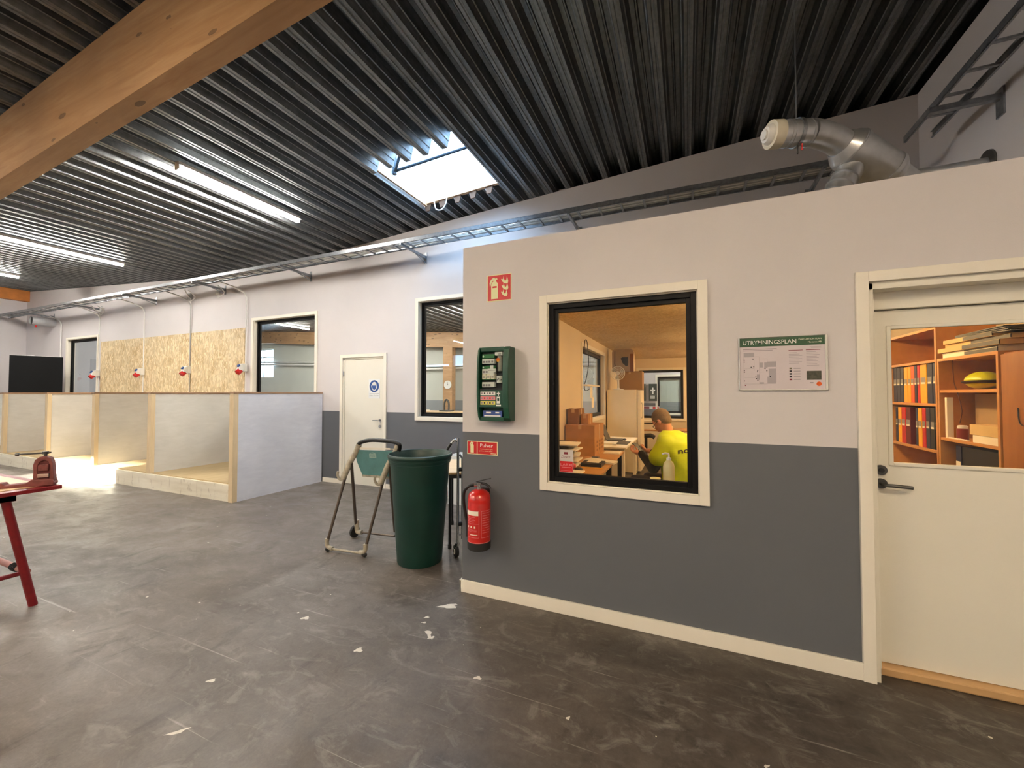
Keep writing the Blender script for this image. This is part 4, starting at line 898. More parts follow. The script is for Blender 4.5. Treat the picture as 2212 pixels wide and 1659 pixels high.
mb = MB(); mb.tube([(x+.028, y+.03, .16), (x+.028, y+.03, .90), (x+.01, y+.01, .94)], .010, STEEL, n=12); mb.build('upright', cf)
for z in (.80, .30): mb = MB(); mb.cyl((x, y, z), (x+.03, y+.03, z), .02, BLACK, n=12); mb.tube([(x+.02, y+.02, z), (x+.06, y+.04, z+.05), (x+.20, y+.12, z+.07)], .009, STEEL, n=10); mb.build('clamp', cf)
mb = MB(); mb.tube([(x, y, .2), (x+.1, y+.05, .2), (x+.27, y+.14, .2)], .009, STEEL, n=10); mb.build('crossbar', cf)
mb = MB(); mb.cyl((x-.03, y-.012, .052), (x-.03+.022, y+.012, .052), .05, RUBBER, n=32); mb.cyl((x-.036, y-.018, .052), (x-.028+.022, y+.018, .052), .028, GREYP, n=24); mb.build('castor_wheel', cf)
mb = MB(); mb.box(x-.02, x+.008, y-.02, y+.02, .10, .125, STEEL); mb.hexa([(x-.04, y-.024, .05), (x-.02, y-.024, .05), (x-.02, y-.02, .05), (x-.04, y-.02, .05)], [(x-.02, y-.024, .12), (x+.008, y-.024, .12), (x+.008, y-.02, .12), (x-.02, y-.02, .12)], STEEL); mb.build('castor_fork', cf)
mb = MB(); mb.box(-3.55, -3.06, 4.82, 5.12, .09, .63, mat('dark_red_cabinet', (120, 20, 26), .4)); mb.box(-3.5, -3.42, 4.815, 4.82, .34, .36, STEEL); tag(mb.build('tool_cabinet', loc=(-3.3, 4.97, 0), bevel=.004), 'dark red cabinet on the floor behind the pale table', 'cabinet')
mb = MB(); mb.box(-3.02, -2.35, 4.78, 5.12, 0, .66, WHITE); mb.rect(0, 0, 0, 0, WHITE) if False else None; mb.M = on_wall(-2.62, 4.779, .35); mb.disc(.03, .25, .028, GREYP, .002)
for k in range(4): mb.rect(.015, .045, .16-.04*k, .178-.04*k, GREYP, .002)
tag(mb.build('white_appliance', loc=(-2.7, 4.95, 0)), 'white box-shaped appliance on the floor by the back wall near the dark red cabinet', 'appliance')

# ------------------------------------------------------------------ red workbench, pipe vise
wb2 = thing('red_workbench', 'red steel workbench with wooden top carrying a pipe vise', 'workbench', (-4.9, 1.1, 0))
mb = MB(); mb.box(-5.62, -4.20, .78, 1.36, .838, .852, BIRCH); mb.build('wood_top', wb2)
mb = MB()
for a in ((-5.7, -4.12, .72, .79), (-5.7, -4.12, 1.34, 1.41), (-5.7, -5.6, .79, 1.34), (-4.20, -4.12, .79, 1.34)): mb.box(a[0], a[1], a[2], a[3], .822, .848, REDS)
mb.box(-5.68, -4.21, 1.14, 1.22, .77, .822, REDS); mb.box(-5.68, -4.21, .86, .94, .77, .822, REDS); mb.box(-4.31, -4.21, .86, 1.22, .77, .822, REDS); mb.build('top_frame', wb2, bevel=.003)
for (ax_, ay, bx_, by_) in ((-4.25, 1.18, -4.285, 1.335), (-4.25, .92, -4.285, .72), (-5.58, 1.18, -5.60, 1.335), (-5.58, .92, -5.60, .72)): mb = MB(); mb.tube([(bx_, by_, 0), (ax_, ay, .79)], .024, REDS, n=20); mb.build('leg', wb2)
mb = MB(); mb.tube([(-4.28, 1.30, .25), (-5.6, 1.30, .25)], .02, mat('worn_pink_tube', (176, 120, 112), .5, var=.2), n=14)
mb.tube([(-4.28, 1.30, .25), (-4.285, .75, .25)], .016, REDS, n=12)
for k in range(5): mb.tube([(-4.42-.02*k, 1.30+.024*math.cos(t*PI/4), .25+.024*math.sin(t*PI/4)) for t in range(9)], .004, BLACK, n=6)
mb.build('stretcher', wb2)
vs = thing('pipe_vise', 'worn red pipe vise bolted on the corner of the red workbench', 'vise', (-4.23, 1.32, .852))
vx, vy, vz = -4.212, 1.345, .850
VM = frame((vx, vy, vz), (.60, .80, 0), (0, 0, 1))       # the vise stands across the bench corner
mb = MB(); mb.M = VM; mb.prism([(-.22, 0), (.06, 0), (.065, .02), (.055, .045), (-.05, .05), (-.075, .028), (-.175, .022), (-.185, .04), (-.22, .04)], -.035, .035, VISE); mb.build('vise_base', vs, bevel=.006)
mb = MB(); mb.M = VM
mb.prism([(-.045, .03), (-.02, .03), (-.022, .145), (-.01, .17), (.01, .18), (.03, .17), (.036, .145), (.036, .03), (.062, .03), (.055, .10), (.052, .16), (.04, .195), (.012, .21), (-.015, .205), (-.038, .185), (-.046, .15), (-.044, .10)][::-1], -.025, .025, VISE); mb.box(-.03, .045, .04, .175, -.018, .016, mat('vise_shade_red', (96, 40, 40), .7)); mb.build('yoke', vs, bevel=.005)  # darker infill panel paints the shade inside the yoke
mb = MB(); mb.M = VM; mb.box(-.022, .036, .06, .085, -.03, .034, mat('worn_jaw', (176, 150, 140), .5, .5)); mb.box(-.018, .032, .105, .15, -.03, .032, VISE); mb.build('jaw', vs, bevel=.004)
mb = MB(); mb.M = VM; mb.cyl((.007, .12, 0), (.007, .235, 0), .009, DARKSTEEL, n=12); mb.cyl((.007, .222, 0), (.007, .24, 0), .017, DARKSTEEL, n=14); mb.cyl((-.13, .228, 0), (.035, .231, 0), .006, DARKSTEEL, n=10); mb.ball((-.13, .228, 0), .013, DARKSTEEL, 12, 8); mb.build('screw_handle', vs)

# ------------------------------------------------------------------ office: lamps, furniture
def office_lamp(x, y, l):
    r = thing('office_lamp', l, 'ceiling light', (x, y, 2.42), 'office ceiling lamps'); mb = MB(); mb.box(x-.03, x+.03, y-.6, y+.6, 2.275, 2.295, WHITE); mb.box(x-.01, x+.01, y-.5, y-.48, 2.295, 2.4195, WHITE); mb.box(x-.01, x+.01, y+.48, y+.5, 2.295, 2.4195, WHITE); mb.build('lamp_body', r); mb = MB(); mb.box(x-.07, x+.07, y-.58, y+.58, 2.215, 2.2745, EM_OFF); mb.build('lamp_diffuser', r)
for x, y in ((.75, 4.2), (.75, 7.0), (.75, 9.6)): office_lamp(x, y, 'warm lamp hanging from the office ceiling, hidden behind the front wall')
r = batten(.6, 11.7, 'cool batten in the bay behind the office', EM_FAR, .9, 'bay lights'); r.location.z = 2.7

DESK = wood_mat('desk_veneer', (190, 132, 66), (206, 150, 84), (1, 8, 8), False, .35)
def desk(x0, x1, y0, y1, zt, top, leg, label, legs=True):
    r = thing('office_desk', label, 'desk', ((x0+x1)/2, (y0+y1)/2, 0)); mb = MB(); mb.box(x0, x1, y0, y1, zt-.025, zt, top); mb.build('desk_top', r, bevel=.003)
    if legs:
        for x in (x0+.03, x1-.05):
            for y in (y0+.05, y1-.05): mb = MB(); mb.box(x-.025, x+.025, y-.025, y+.025, 0, zt-.025, leg); mb.build('leg', r)
    return r
desk(-1.43, -.765, 3.25, 4.68, .73, DESK, BLACK, 'brown office desk just behind the window with the mouse and black folder')
desk(-1.43, -.785, 4.72, 5.62, .73, DESK, BLACK, 'brown office desk carrying the big cardboard box')
r = desk(-1.43, -.81, 6.0, 7.5, .73, PAPER, PAPER, 'white office desk in front of the tall refrigerator'); mb = MB(); mb.box(-1.4, -.9, 6.05, 6.07, .2, .70, PAPER); mb.build('modesty_panel', r)
r = desk(-.95, .35, 9.2, 9.95, .73, DESK, BLACK, 'rear office desk seen beside the refrigerator'); mb = MB(); mb.box(-.9, .3, 9.22, 9.24, .05, .70, PAPER); mb.build('modesty_panel', r)

def cbox(name, label, x0, x1, y0, y1, z0, z1, m=CARD, cat='box', tape=True, mark=False):
    mb = MB(); mb.box(x0, x1, y0, y1, z0, z1, m)
    if tape: mb.box((x0+x1)/2-.02, (x0+x1)/2+.02, y0-.001, y1+.001, z1-.05, z1+.001, mat('parcel_tape', (196, 160, 106), .3)); mb.box(x1-.001, x1+.001, (y0+y1)/2-.02, (y0+y1)/2+.02, z0, z1, MATS['parcel_tape'])
    if mark:
        for k in range(3):
            for j in range(3): mb.box(x1, x1+.001, y0+.12+.16*k, y0+.2+.16*k, z0+.05+.05*j, z0+.08+.05*j, CARDD)
    return tag(mb.build(name, loc=((x0+x1)/2, (y0+y1)/2, z0)), label, cat)
cbox('cardboard_box', 'large cardboard box on the second office desk', -1.42, -1.05, 5.0, 5.6, .73, 1.11, mark=True)
cbox('cardboard_box', 'small dark cardboard box on top of the large one, against the wall', -1.42, -1.275, 5.1, 5.42, 1.11, 1.31, CARDD)
cbox('cardboard_box', 'smallest pale box on top of the large one', -1.26, -1.16, 5.15, 5.4, 1.11, 1.24, CARD)
# black letter tray with papers
r = thing('letter_tray', 'black letter tray stuffed with papers on the brown office desk', 'letter tray', (-1.25, 4.3, .73))
mb = MB()
for k in range(5): mb.box(-1.42, -1.12, 4.05, 4.42, .735+.055*k, .742+.055*k, BLACK)
mb.box(-1.42, -1.40, 4.05, 4.42, .73, .98, BLACK); mb.box(-1.40, -1.12, 4.40, 4.42, .73, .98, BLACK); mb.build('tray_rack', r)
mb = MB()
for k in range(5): mb.hexa([(-1.38, 4.07, .743+.055*k), (-1.06+.02*(k % 3), 4.10, .743+.055*k), (-1.07+.02*(k % 2), 4.38, .743+.055*k), (-1.38, 4.38, .743+.055*k)], [(-1.38, 4.07, .757+.055*k), (-1.06+.02*(k % 3), 4.10, .757+.055*k), (-1.07+.02*(k % 2), 4.38, .757+.055*k), (-1.38, 4.38, .757+.055*k)], PAPER)
mb.build('paper_stack', r)
mb = MB(); mb.ball((-1.0, 4.0, .748), .05, BLACK, 18, 10, (.8, 1.1, .42)); tag(mb.build('computer_mouse', loc=(-1.0, 4.0, .73)), 'black computer mouse on the brown office desk', 'mouse')
mb = MB(); mb.box(-1.05, -.83, 4.28, 4.52, .73, .765, BLACK); tag(mb.build('black_folder', loc=(-.95, 4.4, .73), bevel=.003), 'thick black folder lying on the brown office desk', 'folder')
mb = MB(); mb.box(-1.02, -.80, 4.2, 4.235, .73, .735, YELL); tag(mb.build('yellow_ruler', loc=(-.9, 4.2, .73)), 'yellow strip lying in front of the black folder', 'ruler')
mb = MB(); mb.box(-1.0, -.87, 4.34, 4.50, .766, .77, PAPER); tag(mb.build('paper_note', loc=(-.93, 4.42, .766)), 'white note on the black folder', 'paper')
mb = MB(); mb.hexa([(-1.10, 4.62, .731), (-.74, 4.50, .731), (-.72, 4.66, .731), (-1.05, 4.80, .731)], [(-1.10, 4.62, .75), (-.74, 4.50, .75), (-.72, 4.66, .75), (-1.05, 4.80, .75)], PAPER); tag(mb.build('writing_pad', loc=(-.9, 4.7, .73)), 'pale writing pad at the desk edge behind the black folder', 'pad')
mb = MB(); mb.box(-1.0, -.80, 5.3, 5.5, .73, .745, PAPER); tag(mb.build('paper_pile', loc=(-.9, 5.4, .73)), 'pile of papers at the far corner of the second desk', 'papers')
mb = MB(); mb.box(-1.04, -.96, 4.78, 4.84, .73, .76, DARKSTEEL); tag(mb.build('hole_punch', loc=(-1, 4.8, .73)), 'small dark hole punch in front of the large cardboard box', 'hole punch')
mb = MB(); mb.tube([(-1.22, 3.85, .80), (-1.12, 3.95, .80), (-1.05, 4.02, .77)], .05, mat('crumpled_red_plastic', (190, 60, 60), .3, bump=.6, bscale=18), n=14, radii=[.03, .055, .03]); tag(mb.build('red_plastic_bag', loc=(-1.1, 3.9, .73)), 'crumpled red plastic bag behind the alarm sticker', 'bag')
mb = MB()
for k in range(4): mb.box(-1.2+.03*k, -1.0+.03*k, 3.62+.04*k, 3.8+.03*k, .731+.008*k, .738+.008*k, PAPER)
tag(mb.build('loose_papers', loc=(-1.1, 3.7, .73)), 'loose papers on the brown desk beside the alarm sticker', 'papers')
mb = MB(); mb.hexa([(-1.42, 3.1, .73), (-1.40, 3.1, .73), (-1.40, 3.9, .73), (-1.42, 3.9, .73)], [(-1.445, 3.1, 1.2), (-1.43, 3.1, 1.2), (-1.43, 3.9, 1.05), (-1.445, 3.9, 1.05)], CARDD); tag(mb.build('leaning_board', loc=(-1.4, 3.5, .73)), 'dark board leaning on the office wall beside the desks', 'board')
# laptop on white desk
r = thing('laptop', 'open dark laptop on the white office desk', 'laptop', (-1.1, 6.9, .73)); mb = MB(); mb.box(-1.22, -.98, 6.75, 7.1, .73, .745, DARKSTEEL); mb.build('keyboard_base', r); mb = MB(); mb.hexa([(-1.23, 6.75, .745), (-1.22, 6.75, .745), (-1.22, 7.1, .745), (-1.23, 7.1, .745)], [(-1.33, 6.75, .97), (-1.32, 6.75, .97), (-1.32, 7.1, .97), (-1.33, 7.1, .97)], SCREEN); mb.build('screen', r)
mb = MB(); mb.box(-1.02, -.84, 6.35, 6.8, .731, .736, DARKSTEEL); tag(mb.build('desk_mat', loc=(-.9, 6.6, .73)), 'dark mat on the white office desk', 'desk mat')
mb = MB(); mb.box(-1.22, -1.05, 6.25, 6.4, .73, .75, PAPER); mb.box(-1.04, -.98, 6.2, 6.25, .73, .755, WHITE); tag(mb.build('small_packets', loc=(-1.1, 6.3, .73)), 'small white packets at the front edge of the white desk', 'packets')
mb = MB(); mb.ball((-.96, 6.95, .745), .045, BLACK, 14, 8, (.7, 1.1, .4)); tag(mb.build('computer_mouse', loc=(-.96, 6.95, .73)), 'black computer mouse on the white office desk', 'mouse')
# refrigerator
FR = mat('fridge_white', (226, 214, 190), .35, var=.02)
r = thing('refrigerator', 'tall white refrigerator with a fan and box on top', 'refrigerator', (-1.1, 8.2, 0))
mb = MB(); mb.box(-1.42, -.87, 7.93, 8.53, .02, 1.58, FR); mb.build('fridge_body', r, bevel=.006)
mb = MB(); mb.box(-.862, -.795, 7.93, 8.53, .06, 1.575, FR); dd = mb.build('fridge_door', r, bevel=.01)
mb = MB(); mb.tube([(-.795, 7.99, 1.33), (-.765, 7.98, 1.30), (-.765, 7.98, 1.08), (-.795, 7.99, 1.05)], .015, WHITE, n=10, smooth_path=3); mb.build('fridge_handle', dd)
cbox('cardboard_box', 'open cardboard box on top of the refrigerator', -1.25, -.79, 8.14, 8.5, 1.58, 1.94, mat('cardboard_olive', (150, 112, 56), .8))
# coffee machine like silver unit on a shelf box
r = thing('coffee_machine', 'silvery machine with dark opening under the ceiling above the refrigerator', 'machine', (-1.15, 8.35, 1.93))
mb = MB(); mb.M = frame((-1.35, 8.1, 1.935), (1, 0, 0), (0, 0, 1)); mb.prism([(0, 0), (.42, 0), (.42, .36), (.39, .42), (.34, .445), (.05, .445), (.01, .42), (0, .38)], -.2, 0, mat('brushed_silver', (170, 150, 130), .3, .8)); mb.build('machine_body', r, bevel=.006)
mb = MB(); mb.M = frame((-1.35, 8.099, 1.935), (1, 0, 0), (0, 0, 1)); mb.prism([(.17, .26), (.20, .28), (.31, .28), (.31, .12), (.27, .10), (.20, .17)][::-1], 0, .01, BLACK); mb.box(.345, .405, .0, .34, 0, .02, mat('brown_strip', (120, 70, 40), .4)); mb.tube([(.06, .40, .02), (.055, .15, .02), (.07, .1, .02)], .008, BLACK, n=8); mb.build('front_opening', r)
# desk fan
r = thing('desk_fan', 'round white desk fan standing on the refrigerator', 'fan', (-1.22, 7.985, 1.58))
mb = MB(); mb.lathe([(.10, 0), (.10, .012), (.04, .02), (.025, .03)], WHITE, (-1.22, 8.03), 28, z=1.58); mb.tube([(-1.22, 8.03, 1.60), (-1.22, 8.0, 1.78)], .022, WHITE, n=14); mb.build('fan_stand', r)
mb = MB(); fc = Vector((-1.22, 7.96, 1.90)); 
for rad in (.13, .10, .07, .035):
    for yy in (-.035, .035): mb.tube([(fc.x+rad*math.cos(2*PI*k/28), fc.y+yy*(1 if rad > .12 else 1), fc.z+rad*math.sin(2*PI*k/28)) for k in range(29)], .0028, WHITE, n=5)
for k in range(24):
    a = 2*PI*k/24; mb.tube([(fc.x+.03*math.cos(a), fc.y-.045, fc.z+.03*math.sin(a)), (fc.x+.128*math.cos(a), fc.y-.035, fc.z+.128*math.sin(a)), (fc.x+.133*math.cos(a), fc.y, fc.z+.133*math.sin(a))], .0015, WHITE, n=4)
mb.tube([(fc.x+.133*math.cos(2*PI*k/28), fc.y, fc.z+.133*math.sin(2*PI*k/28)) for k in range(29)], .005, WHITE, n=6); mb.build('fan_guard', r)
for k in range(3):
    mb = MB(); a = 2*PI*k/3+.4; mb.add([(fc.x+.02*math.cos(a), fc.y-.01, fc.z+.02*math.sin(a)), (fc.x+.11*math.cos(a-.35), fc.y-.018, fc.z+.11*math.sin(a-.35)), (fc.x+.12*math.cos(a), fc.y, fc.z+.12*math.sin(a)), (fc.x+.11*math.cos(a+.35), fc.y+.015, fc.z+.11*math.sin(a+.35))], [(0, 1, 2, 3), (3, 2, 1, 0)], GREYP); mb.build('fan_blade', r)
mb = MB(); mb.cyl((fc.x, fc.y-.03, fc.z), (fc.x, fc.y+.07, fc.z), .03, WHITE, n=18); mb.build('fan_motor', r)
# cable and notes at the office side window
mb = MB(); mb.tube([(-1.41, 6.0, 2.1), (-1.41, 6.05, 2.3), (-1.41, 6.2, 2.3), (-1.41, 6.3, 2.0), (-1.40, 6.1, 1.75), (-1.41, 6.0, 1.62), (-1.41, 6.1, 1.55), (-1.41, 6.5, 1.6)], .006, BLACK, n=6, smooth_path=5); tag(mb.build('hanging_cable', loc=(-1.41, 6.1, 1.6)), 'dark looped cable hanging at the side window of the office', 'cable')
mb = MB(); mb.box(-1.43, -1.36, 5.98, 6.9, 1.62, 1.645, TRIM); tag(mb.build('window_shelf', loc=(-1.4, 6.4, 1.62)), 'narrow shelf across the side window of the office', 'shelf')
for k, (y, z) in enumerate(((6.35, 1.44), (6.45, 1.28))): mb = MB(); mb.box(-1.40, -1.398, y, y+.17, z, z+.17, PAPER); tag(mb.build('paper_note', loc=(-1.4, y, z)), ('upper' if k == 0 else 'lower')+' white note hanging below the narrow window shelf', 'note', 'notes at the office side window')
# soap bottle and cup on the sill
r = thing('soap_dispenser', 'frosted pump bottle on the inner window sill in front of the person', 'bottle', (-.118, 2.955, .89))
mb = MB(); mb.lathe([(.034, .0), (.037, .006), (.037, .12), (.03, .145), (.015, .16), (.013, .165)], mat('frosted_plastic', (216, 200, 150), .4), (-.118, 2.955), 28, z=.89); mb.build('bottle_body', r)
mb = MB(); mb.lathe([(.015, .163), (.015, .178), (.006, .18), (.005, .205)], WHITE, (-.118, 2.955), 16, z=.89); mb.tube([(-.118, 2.955, 1.095), (-.14, 2.94, 1.10), (-.158, 2.93, 1.093)], .006, WHITE, n=8); mb.build('pump', r)
mb = MB(); mb.lathe([(.026, 0), (.034, .03), (.036, .032), (.034, .036), (.001, .036)], mat('cream_lid', (226, 216, 160), .4), (-.205, 2.955), 28, z=.89); tag(mb.build('small_cup', loc=(-.205, 2.955, .89)), 'low cream-lidded cup beside the pump bottle on the sill', 'cup')
# items on rear desk
mb = MB(); mb.box(-.9, -.6, 9.3, 9.6, .73, .92, WHITE); mb.box(-.88, -.62, 9.29, 9.3, .85, .88, BLACK); tag(mb.build('desk_printer', loc=(-.75, 9.45, .73)), 'white printer on the rear office desk', 'printer')
mb = MB(); mb.box(-.55, -.35, 9.3, 9.5, .73, .77, BLACK); mb.tube([(-.5, 9.4, .77), (-.47, 9.4, .86), (-.4, 9.4, .80)], .012, BLACK, n=8); tag(mb.build('desk_telephone', loc=(-.45, 9.4, .73)), 'black telephone on the rear office desk', 'telephone')
mb = MB(); mb.box(-.50, -.3, 9.6, 9.8, .73, .78, PAPER); mb.box(-.54, -.52, 9.5, 9.52, .73, .95, WHITE); mb.box(-.72, -.50, 9.45, 9.6, .955, .965, WHITE); tag(mb.build('desk_papers', loc=(-.4, 9.7, .73)), 'white papers on the rear office desk', 'papers')
mb = MB(); mb.tube([(-.86, 8.95, .62), (-.7, 8.9, .64), (-.62, 8.9, .60)], .045, BLACK, n=12); mb.cyl((-.8, 8.95, .0), (-.8, 8.95, .6), .03, BLACK, n=12); tag(mb.build('office_stool', loc=(-.8, 8.95, 0)), 'black seat edge showing at the rear office desk', 'chair')
# first aid boxes and strip in the bay, seen through two windows
for k, x in enumerate((-1.32, -.985)):
    mb = MB(); mb.box(x-.12, x+.12, 13.43, 13.55, 1.28, 1.82, mat('far_station_dark', (40, 52, 46), .4)); mb.rect(0, 0, 0, 0, WHITE) if False else None; mb.M = on_wall(x, 13.429, 1.5); mb.rect(-.02, .02, -.01, .2, WHITE, .001); mb.rect(-.07, .07, .09, .13, WHITE, .001); mb.rect(-.08, .06, -.15, -.05, GREYP, .001)
    tag(mb.build('first_aid_box', loc=(x, 13.5, 1.28)), ('partly hidden' if k == 0 else 'fully visible')+' dark first aid box on the wall behind the rear office window', 'first aid box', 'first aid boxes behind the office')
mb = MB(); mb.box(-1.3, -.8, 13.54, 13.55, 1.02, 1.11, WHITE); mb.box(-1.28, -1.1, 13.535, 13.54, 1.03, 1.10, INKR); mb.box(-1.0, -.82, 13.535, 13.54, 1.03, 1.10, RED); tag(mb.build('label_strip', loc=(-1, 13.5, 1.02)), 'red and white label strip under the far first aid boxes', 'sign')

# ------------------------------------------------------------------ bookcases and contents
def case(name, label, y0, y1, zt, shelves, x0=1.75):
    r = thing(name, label, 'bookcase', (1.92, (y0+y1)/2, 0)); t = .02
    mb = MB(); 
    mb.box(x0, 2.083, y0, y0+t, 0, zt, OAK); mb.build('side_panel', r); mb = MB(); mb.box(x0, 2.083, y1-t, y1, 0, zt, OAK); mb.build('side_panel', r)
    mb = MB(); mb.box(2.07, 2.083, y0+t, y1-t, 0, zt-t, OAKV); mb.build('back_panel', r)
    mb = MB(); mb.box(x0, 2.083, y0+t, y1-t, zt-t, zt, OAK); mb.build('top_panel', r)
    for z in shelves: mb = MB(); mb.box(x0+.004, 2.07, y0+t, y1-t, z-t, z, OAK); mb.build('shelf', r)
    return r
case('bookcase', 'tall oak bookcase full of binders behind the glazed door', 4.125, 4.93, 2.02, (.10, .40, .72, 1.065, 1.425, 1.765))
case('bookcase', 'lower oak bookcase with papers on top beside the binder bookcase', 3.455, 4.115, 1.765, (.10, .42, .80, 1.175, 1.53))
r = thing('oak_cabinet', 'tall brown wooden cabinet beside the lower bookcase behind the door glass', 'cabinet', (1.9, 3.2, 0)); mb = MB(); mb.box(1.77, 2.083, 2.93, 3.44, 0, 1.75, OAKV); mb.build('cabinet_body', r)
mb = MB(); mb.box(1.752, 1.769, 2.94, 3.437, .06, 1.74, OAKV); mb.build('cabinet_door', r, bevel=.002)
mb = MB(); mb.tube([(1.748, 3.30, 1.42), (1.747, 3.29, 1.34), (1.747, 3.25, 1.32), (1.747, 3.2, 1.36), (1.747, 3.15, 1.5)], .003, BLACK, n=6, smooth_path=4); tag(mb.build('hanging_wire', loc=(1.715, 3.25, 1.3)), 'thin dark wire hanging on the brown cabinet door', 'cable')
def yb(u, row):    # binder edges measured in one direction along the shelf
    return 4.885-(u-325)/290*.755-.00022*(u-325)*(615-u)*.0
def bu(u):
    # perspective along the shelf: 325 -> 4.885, 615 -> 4.14
    t = (u-325)/290; return 1/((1-t)/4.885+t/4.14)
def make_binder(w, h, m, zlab=.2):
    r = thing('ring_binder', '', 'binder', (0, 0, 0))
    mb = MB(); mb.box(-.005, .285, 0, w, 0, h, m); mb.build('binder_cover', r, bevel=.003)
    mb = MB(); mb.box(-.0065, -.005, w*.12, w*.88, h*.49, h*.66, mat('label_sleeve_'+m.name, tuple(min(255, int(40+c*110)) for c in m.diffuse_color[:3]), .3)); mb.box(-.0072, -.0065, w*.18, w*.82, h*.49, h*.535, PAPER); mb.build('spine_label', r)
    return r
cn = {NAVY: 'navy', YELL: 'yellow', ORNG: 'orange', BRED: 'red'}
top_row = [(325, 347, NAVY, .315), (348, 369, NAVY, .315), (370, 390, NAVY, .315), (392, 416, YELL, .31), (417, 436, YELL, .31), (437, 459, ORNG, .312), (460, 477, NAVY, .315), (478, 494, BRED, .315), (496, 537, YELL, .318), (541, 574, NAVY, .32), (576, 610, NAVY, .32)]
low_row = [(334, 349, NAVY, .315), (350, 371, YELL, .315), (372, 398, BRED, .318), (400, 430, mat('binder_dark_red', (92, 12, 16), .5), .318), (462, 476, NAVY, .315), (477, 501, YELL, .318), (503, 525, BRED, .32), (527, 552, NAVY, .325), (554, 582, mat('binder_black', (10, 10, 14), .5), .325), (586, 612, NAVY, .325)]
cn[MATS['binder_dark_red']] = 'dark red'; cn[MATS['binder_black']] = 'black'
ords = ['first', 'second', 'third', 'fourth', 'fifth', 'sixth', 'seventh', 'eighth', 'ninth', 'tenth', 'eleventh']
for row, z, rn in ((top_row, 1.4255, 'upper'), (low_row, 1.0655, 'lower')):
    for i, (a, b, m, h) in enumerate(row):
        ya, yb_ = bu(b), bu(a); r = make_binder(yb_-ya-.002, h, m); r.location = (1.775, ya+.001, z)
        for ch in r.children: ch.location = (0, 0, 0)
        r['label'] = '%s ring binder, %s on the %s binder shelf counted from the door handle side' % (cn[m], ords[i], rn); r['group'] = 'binders on the %s shelf' % rn
# papers stacked on the lower bookcase
pz = 1.766
stack = [(3.48, 4.06, .026, PAPER, 0), (3.50, 4.09, .010, PAPER, .01), (3.44, 4.10, .030, mat('folder_tan', (206, 176, 122), .7), -.01), (3.40, 4.07, .026, MATS['folder_tan'], .02), (3.52, 4.05, .028, MATS['folder_tan'], .0)]
for i, (a, b, h, m, dx) in enumerate(stack):
    mb = MB(); mb.box(1.76+dx, 2.05, a, b, pz, pz+h, m); mb.box(1.758+dx, 1.765+dx, a, a+(b-a)*.55, pz+.002, pz+h-.002, DARKSTEEL); pz += h+.002
    tag(mb.build('paper_folder', loc=(1.9, 3.8, pz-h-.002)), ['bottom', 'second lowest', 'middle', 'second highest', 'topmost'][i]+' folder of the stack on the lower bookcase', 'folder', 'folders on the lower bookcase')
mb = MB()
for k in range(4): mb.hexa([(1.76, 3.36+.02*k, pz+.012*k-.03+.01), (1.95, 3.36+.02*k, pz+.012*k-.02), (1.95, 3.9, pz+.004*k+.002), (1.76, 3.9, pz+.004*k+.002)], [(1.76, 3.36+.02*k, pz+.012*k-.024+.01), (1.95, 3.36+.02*k, pz+.012*k-.014), (1.95, 3.9, pz+.004*k+.006), (1.76, 3.9, pz+.004*k+.006)], DARKSTEEL)
tag(mb.build('slanting_sleeves', loc=(1.85, 3.6, pz)), 'dark plastic sleeves sliding off the stack on the lower bookcase', 'sleeves')
# helmet, box, jar, books, big box, black file box
r = thing('safety_helmet', 'yellow-green and black helmet on the upper shelf of the lower bookcase', 'helmet', (1.88, 3.86, 1.53))
mb = MB(); mb.ball((1.88, 3.86, 1.594), .10, mat('helmet_lime', (196, 204, 20), .35), 24, 14, (.85, 1.15, .62)); mb.build('helmet_shell', r)
mb = MB(); mb.ball((1.88, 3.86, 1.584), .112, BLACK, 24, 10, (.88, 1.22, .18)); mb.build('helmet_band', r)
mb = MB(); mb.box(1.91, 2.05, 3.50, 4.02, 1.176, 1.50, mat('beige_case', (176, 148, 108), .6)); mb.box(1.905, 1.91, 3.54, 3.55, 1.18, 1.49, DARKSTEEL); tag(mb.build('beige_panel', loc=(1.95, 3.8, 1.176), bevel=.006), 'large beige panel standing on the middle shelf of the lower bookcase', 'panel')
mb = MB(); mb.box(1.765, 1.80, 4.035, 4.06, 1.176, 1.475, PAPER); tag(mb.build('upright_folder', loc=(1.78, 4.05, 1.176)), 'thin cream folder standing upright beside the beige panel', 'folder')
mb = MB(); mb.lathe([(.03, 0), (.031, .01), (.031, .075), (.026, .08)], mat('jar_maroon', (120, 40, 34), .3), (1.77+.03, 3.93), 20, z=1.176); mb.lathe([(.028, .078), (.028, .095), (.02, .1)], WHITE, (1.80, 3.93), 20, z=1.176); tag(mb.build('glass_jar', loc=(1.8, 3.93, 1.176)), 'small maroon jar with white lid on the middle shelf', 'jar')
mb = MB(); mb.box(1.762, 1.90, 3.50, 3.74, 1.176, 1.225, PAPER); tag(mb.build('small_box', loc=(1.85, 3.6, 1.176)), 'cream box at the bottom of the pair on the middle shelf', 'box', 'boxes on the middle shelf')
mb = MB(); mb.box(1.762, 1.90, 3.49, 3.77, 1.227, 1.295, MATS['folder_tan']); tag(mb.build('small_box', loc=(1.85, 3.6, 1.227)), 'tan box on top of the pair on the middle shelf', 'box', 'boxes on the middle shelf')
mb = MB(); mb.box(1.762, 1.776, 3.80, 4.02, 1.176, 1.184, PAPER); tag(mb.build('thin_booklet', loc=(1.77, 3.9, 1.176)), 'thin booklet lying in front of the beige panel', 'booklet')
